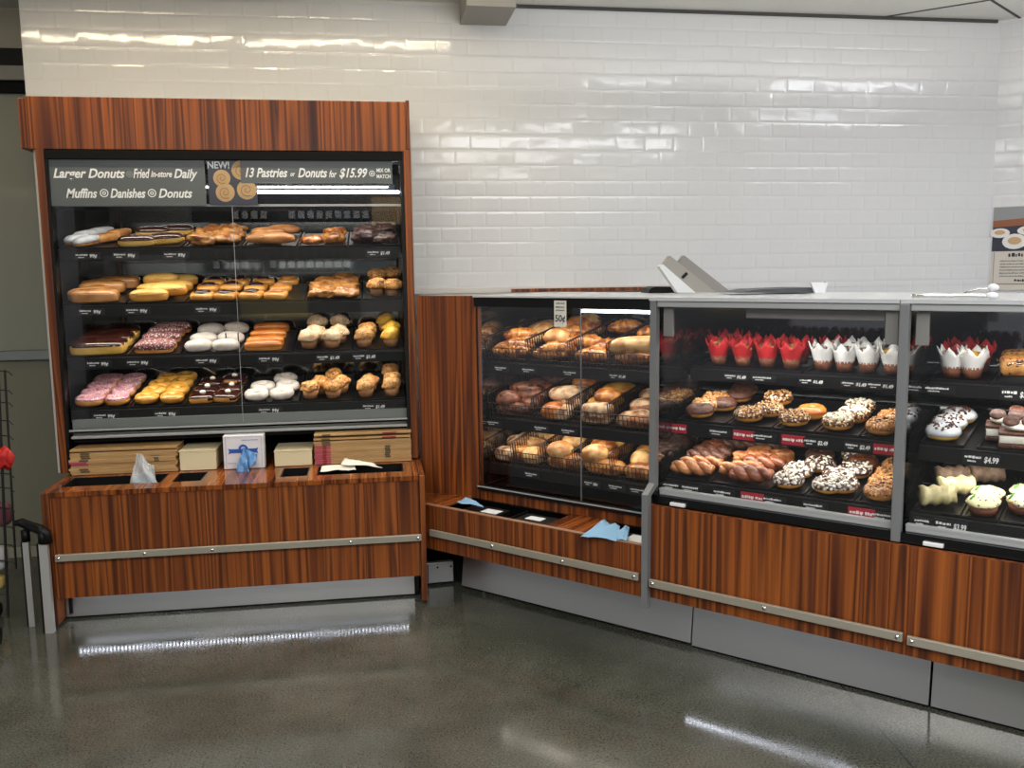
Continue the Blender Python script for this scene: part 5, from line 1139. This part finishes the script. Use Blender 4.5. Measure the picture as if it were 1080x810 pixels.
# poster on the 45 degree wall
RI = RWM.inverted(); nr = RWM.to_3x3() @ Vector((0, 1, 0)); pr_ = Vector((XCOR, 4.69, 0))-nr*.004
def onr(px, py): return RI @ hit(px, py, pr_, nr)
a = onr(1048.5, 218); b = onr(1047, 306)
pw, ph = .42, a.z-b.z
ps = link('poster', MB().bbox(0, pw, -.002, .002, 0, ph, .0005).mesh('poster', 'poster_cream'), None, RWM @ Matrix.Translation((a.x, -.0045, b.z)))
tag(ps, 'poster with a photo of plated cakes on the right tiled wall', 'poster')
k = ph/88.0; yb = -.0026
part('photo', MB().box(0, pw, -.0032, -.0022, 41*k, ph-1*k), 'poster_dark', ps); part('photo_top', MB().box(0, pw, -.0036, -.0033, 72*k, ph-1*k), 'poster_grey', ps); part('cake', MB().prism([(.0, 66*k), (pw*.9, 70*k), (pw, 78*k), (.0, 73*k)], -.0042, -.0037), 'poster_brown', ps)
for cx, cz, rx, rz, c2 in ((.025, 60, .05, 5, 'poster_tan'), (.10, 51, .062, 8, 'poster_tan'), (.17, 62, .06, 5, 'poster_tan')):
    pl = part('plate', MB().ell(rx, .0008, rz*k, 1, 1, 24, 8, ctr=(cx+.012, -.0046, cz*k)), 'poster_plate', ps); part('slice', MB().ell(rx*.55, .0008, rz*k*.5, 1, .6, 18, 8, ctr=(cx+.012, -.0060, cz*k+.004)), c2, pl)
part('border', MB().box(.012, .015, -.0028, -.0021, 6*k, 40*k).box(.015, pw-.012, -.0028, -.0021, 6*k, 7*k), 'print_gray', ps)
part('heading', marks(.14, 4*k, 71, yb, .085, 35*k), 'print_dark', ps)
tx = MB()
for i in range(6): t = marks(.22, 1.6*k, 80+i, yb, .045, (30-i*3.2)*k); tx.add(t.v, t.f)
part('print', tx, 'print_gray', ps); part('footer', marks(.10, 3*k, 95, yb, .12, 9*k), 'print_dark', ps)

# ------------------------------------------------------------------ floor things at the left and in the corner
p1, p2 = onz(35, 660, 0), onz(53.5, 667, 0)
gd = root('guard_post', 'low chrome U-shaped guard with black curved handle on the floor at left', 'guard', FL, (p1.x, p1.y, 0))
d = p2-p1
def topz(px, py, base): return onp(FL, px, py, base.y)
t1 = topz(27.5, 571, p1); t2 = topz(46, 573, p2)
def post(a, b, w, dep):
    mb = MB().hexa([(a.x-w, a.y-dep, 0), (a.x+w, a.y-dep, 0), (a.x+w, a.y+dep, 0), (a.x-w, a.y+dep, 0), (b.x-w, b.y-dep, b.z), (b.x+w, b.y-dep, b.z), (b.x+w, b.y+dep, b.z), (b.x-w, b.y+dep, b.z)]); return mb
O0 = Vector((0, 0, 0))
part('leg', post(O0, t1-p1, .012, .012), 'guard_steel', gd); part('leg', post(d, t2-p1, .017, .012), 'guard_steel', gd)
part('leg_edge', post(O0+Vector((-.016, .004, 0)), t1-p1+Vector((-.016, .004, 0)), .004, .012), 'black', gd); part('leg_edge', post(d+Vector((-.022, .004, 0)), t2-p1+Vector((-.022, .004, 0)), .005, .012), 'black', gd)
hpts = [topz(x, y, p1)-p1 for x, y in ((15.5, 552), (22, 551), (32, 555))]+[topz(x, y, p2)-p1 for x, y in ((41, 558), (48, 562), (51, 573))]
part('handle', MB().tube(hpts, .02, 12, True, [.012, .019, .020, .021, .021, .018]), 'black', gd, True); part('handle_sleeve', MB().tube([t1-p1+Vector((0, 0, .05)), t1-p1], .018, 10), 'black', gd, True); part('handle_sleeve', MB().tube([t2-p1+Vector((0, 0, .05)), t2-p1], .021, 10), 'black', gd, True)
# wire rack at the picture's left edge
YR = 4.12
rk = root('wire_rack', 'black wire display rack at the left edge of the picture', 'rack', FL, (-1.62, YR, 0))
def rp(px, py, y=YR): q = onp(FL, px, py, y); return Vector((q.x+1.62, y-YR, q.z))
part('post', MB().tube([rp(-2, 390), rp(9, 655)], .006, 8), 'rack_black', rk); part('post', MB().tube([rp(5, 390), rp(17, 600)], .005, 8), 'rack_black', rk)
for y in (392, 412, 425, 444, 460, 482, 500, 515, 536, 556, 575, 592, 606, 628): part('wire', MB().tube([rp(-14, y-2), rp(2+y*.018, y), rp(6+y*.018, y+4)], .003, 6), 'rack_black', rk)
f0 = rp(9, 655); part('caster', MB().lathe([(0, -.012), (.03, -.012), (.034, 0), (.03, .012), (0, .012)], 18).xf(Matrix.Translation((f0.x-.05, .02, .034)) @ Matrix.Rotation(math.pi/2, 4, 'Y')), 'black', rk)
def rth(name, mb, mat, label, cat, px, py, y): q = onp(FL, px, py, y); return thing(name, mb, mat, label, cat, FL, q, None, True)
fl_ = rth('fabric_flower', MB().ell(.030, .030, .045, 1, 1, 18, 12, lump=.5, ls=30, seed=4), 'flower_red', 'red fabric flower hanging on the wire rack', 'flower', 5, 484, 4.09)
part('petal', MB().ell(.020, .012, .03, 1, 1, 12, 8, ctr=(.022, -.012, .005), lump=.3, ls=40, seed=1), 'flower_red', fl_, True)
rth('snack_bag', MB().ell(.05, .03, .055, .6, .7, 16, 10, lump=.1, ls=20, seed=6), 'pack_plum', 'plum-coloured bag hanging in the wire rack', 'bag', -1, 542, 4.16)
rth('snack_bag', MB().ell(.04, .03, .06, .6, .7, 16, 10, lump=.1, ls=20, seed=8), 'pack_white', 'white bag hanging low in the wire rack', 'bag', -2, 588, 4.16)
rth('snack_bag', MB().ell(.03, .03, .03, .6, .7, 16, 10, lump=.1, ls=20, seed=9), 'pack_yellow', 'small yellow bag at the bottom of the wire rack', 'bag', -1, 613, 4.16)
w0 = onz(-4, 683, 0); thing('cart_wheel', MB().lathe([(.0, -.014), (.028, -.016), (.044, -.012), (.046, 0), (.044, .012), (.028, .016), (0, .014)], 24).xf(Matrix.Rotation(math.pi/2, 4, 'Y')).move((0, 0, .047)), 'black', 'black rubber wheel on the floor at the lower left edge', 'wheel', FL, (w0.x, w0.y, 0), None, True)
# steel outlet box in the corner
p = onz(463, 617, 0)
ob = root('floor_outlet_box', 'small steel service box standing on the floor in the dark corner', 'box', FL, (p.x, p.y, 0)); ob.rotation_euler[2] = .08
part('cover', MB().bbox(-.062, .072, 0, .03, .012, .112, .003), 'alu', ob); part('foot', MB().box(-.05, -.03, .005, .035, 0, .0115).box(.03, .05, .005, .035, 0, .0115), 'black', ob)
for x in (-.005, .060): part('screw', MB().lathe([(0, .003), (.004, .002), (.005, 0)], 10).xf(Matrix.Translation((x, -.0005, .088)) @ Matrix.Rotation(math.pi/2, 4, 'X')), 'black', ob)
part('edge_strip', MB().box(-.054, -.050, -.002, -.0005, .016, .108), 'black', ob)

# ------------------------------------------------------------------ store shelving behind the viewer (seen in the mirrored case back)
YW = -2.7
ws = root('store_shelving', 'tall store shelving with wine bottles behind the viewer, mirrored in the tall case back', 'shelving', FL, (0, YW, 0))
part('back_panel', MB().box(-3.4, 2.2, -.32, -.30, 0, 2.5), 'slab_dark', ws); part('upright', MB().box(-3.42, -3.40, -.32, .02, 0, 2.5), 'hinge_gray', ws); part('upright', MB().box(2.2, 2.22, -.32, .02, 0, 2.5), 'hinge_gray', ws)
for z in (.10, .50, .92, 1.485, 2.085): part('shelf', MB().box(-3.399, 2.199, -.299, .0, z, z+.025), 'hinge_gray', ws)
wb_ = MB().lathe([(0, 0), (.037, 0), (.038, .01), (.038, .19), (.030, .225), (.015, .245), (.014, .30), (0, .30)], 16); wl_ = MB().lathe([(.0384, .05), (.0384, .14)], 16)
wm, lm = wb_.mesh('wine_bottle', 'black_gloss', True), wl_.mesh('label', 'card_white', True)
for z in (1.511, 2.111):
    for i in range(15):
        if i in (4, 5): continue
        o = bpy.data.objects.new('wine_bottle', wm); COL.objects.link(o); o.matrix_world = Matrix.Translation((-1.62+i*.112-(.25 if z < 2 else 0), YW-.12, z+.0006)); LABELS.pop('x', None)
        o['label'] = 'dark wine bottle with white label on the %s shelf behind the viewer' % ('upper' if z > 2 else 'lower'); o['category'] = 'bottle'; o['group'] = 'wine bottles on the %s shelf' % ('upper' if z > 2 else 'lower')
        c = bpy.data.objects.new('label', lm); COL.objects.link(c); c.parent = o
for i, (x, z, w, h, m) in enumerate(((-2.6, 2.1106, .9, .24, 'pack_white'), (.30, 2.1106, .55, .30, 'poster_tan'), (-2.7, 1.5106, .9, .22, 'pack_white'), (.75, 1.5106, .8, .22, 'pack_white'), (-1.2, .9456, .8, .3, 'pack_yellow'), (.3, .9456, .9, .3, 'hinge_gray'))):
    thing('store_carton', MB().bbox(-w/2, w/2, -.10, .10, 0, h, .004), m, 'plain %s carton %s on store shelving behind the viewer' % ({'pack_white': 'white', 'poster_tan': 'tan', 'pack_yellow': 'yellow', 'hinge_gray': 'gray'}[m], ('top left', 'top right', 'low left', 'low right', 'middle left', 'middle right')[i]), 'carton', FL, (x, YW-.14, z))

# ------------------------------------------------------------------ light
def lamp_fixture(x0, x1, y, w, mat, label):
    o = link('ceiling_light', MB().bbox(x0, x1, y-w/2-.01, y+w/2+.01, CEZ-.022, CEZ-.001, .003).mesh('ceiling_light', 'white_panel'))
    tag(o, label, 'ceiling light'); part('tube', MB().box(x0+.01, x1-.01, y-w/2, y+w/2, CEZ-.026, CEZ-.0225), mat, o)
lamp_fixture(-1.85, -.72, 3.93, .045, 'lamp_warm', 'long warm light strip on the ceiling above the left half of the tall case')
lamp_fixture(-.66, .50, 3.93, .045, 'lamp_warm', 'long warm light strip on the ceiling above the right half of the tall case')
lamp_fixture(2.9, 4.1, 3.0, .30, 'lamp_cool', 'cool ceiling panel light near the right corner of the room'); lamp_fixture(3.3, 4.5, 1.6, .30, 'lamp_cool', 'cool ceiling panel light over the right end of the pastry cases')
lamp_fixture(1.5, 2.2, 3.1, .10, 'lamp_cool', 'short cool ceiling light over the middle of the counter run')
UPL = 1
def area(n, loc, rot, sx, sy, power, col, F=FL):
    ld = bpy.data.lights.new(n, 'AREA'); ld.shape = 'RECTANGLE'; ld.size = sx; ld.size_y = sy; ld.energy = power; ld.color = col
    o = bpy.data.objects.new(n, ld); COL.objects.link(o); o.matrix_world = F @ Matrix.Translation(Vector(loc)) @ Matrix.Rotation(rot[0], 4, 'X') @ Matrix.Rotation(rot[1], 4, 'Y'); return o
WARM, COOL, NEU = (1, .90, .74), (.90, .94, 1), (1, .975, .945)
area('store_light', (-1.2, .4, CEZ-.03), (0, 0), 2.4, 1.2, 76, NEU); area('store_light', (1.9, .2, CEZ-.03), (0, 0), 2.4, 1.2, 102, (.95, .97, 1)); area('store_light', (0, -1.7, CEZ-.03), (0, 0), 4, 1.5, 135, NEU)
# upward fills added to lighten the ceiling, then case lights under the shelf edges
area('ceiling_fill', (2.2, 3.3, 2.35), (math.pi, 0), 3.5, .25, 52, NEU); area('ceiling_fill', (-1.5, 1.2, 2.3), (math.pi, 0), 2.5, .25, 20, NEU)

for z in (1.985, 1.588, 1.335, 1.095): area('case_light', (-.62, 4.405, z), (math.radians(8), 0), 1.46, .03, 5.5 if z > 1.9 else 3.3, (1, .93, .82))
for z in (1.325, 1.045, .785): area('case_light', (-2.09, 3.335, z), (math.radians(8), 0), .9, .03, 2.0 if z > 1.3 else 1.25, (1, .90, .76), FR)
for u in (-1.165, -.195):
    for z, c, pw in ((1.31, 3.16, 2.4), (1.07, 3.345, 1.7), (.865, 3.225, 1.9)): area('case_light', (u, c, z), (math.radians(16), 0), .84, .03, pw, (1, .96, .88), FR)
wd = bpy.data.worlds.new('world'); SC.world = wd; wd.use_nodes = True
wd.node_tree.nodes['Background'].inputs[0].default_value = (.9, .92, 1, 1); wd.node_tree.nodes['Background'].inputs[1].default_value = .4
vs = SC.view_settings; vs.view_transform = 'Standard'; vs.look = 'None'; vs.gamma = 1; vs.use_curve_mapping = False; vs.exposure = 0
SC.cycles.max_bounces = 8; SC.cycles.transparent_max_bounces = 16; SC.cycles.caustics_reflective = False; SC.cycles.caustics_refractive = False
SC.cycles.sample_clamp_indirect = 6
bpy.context.view_layer.update()
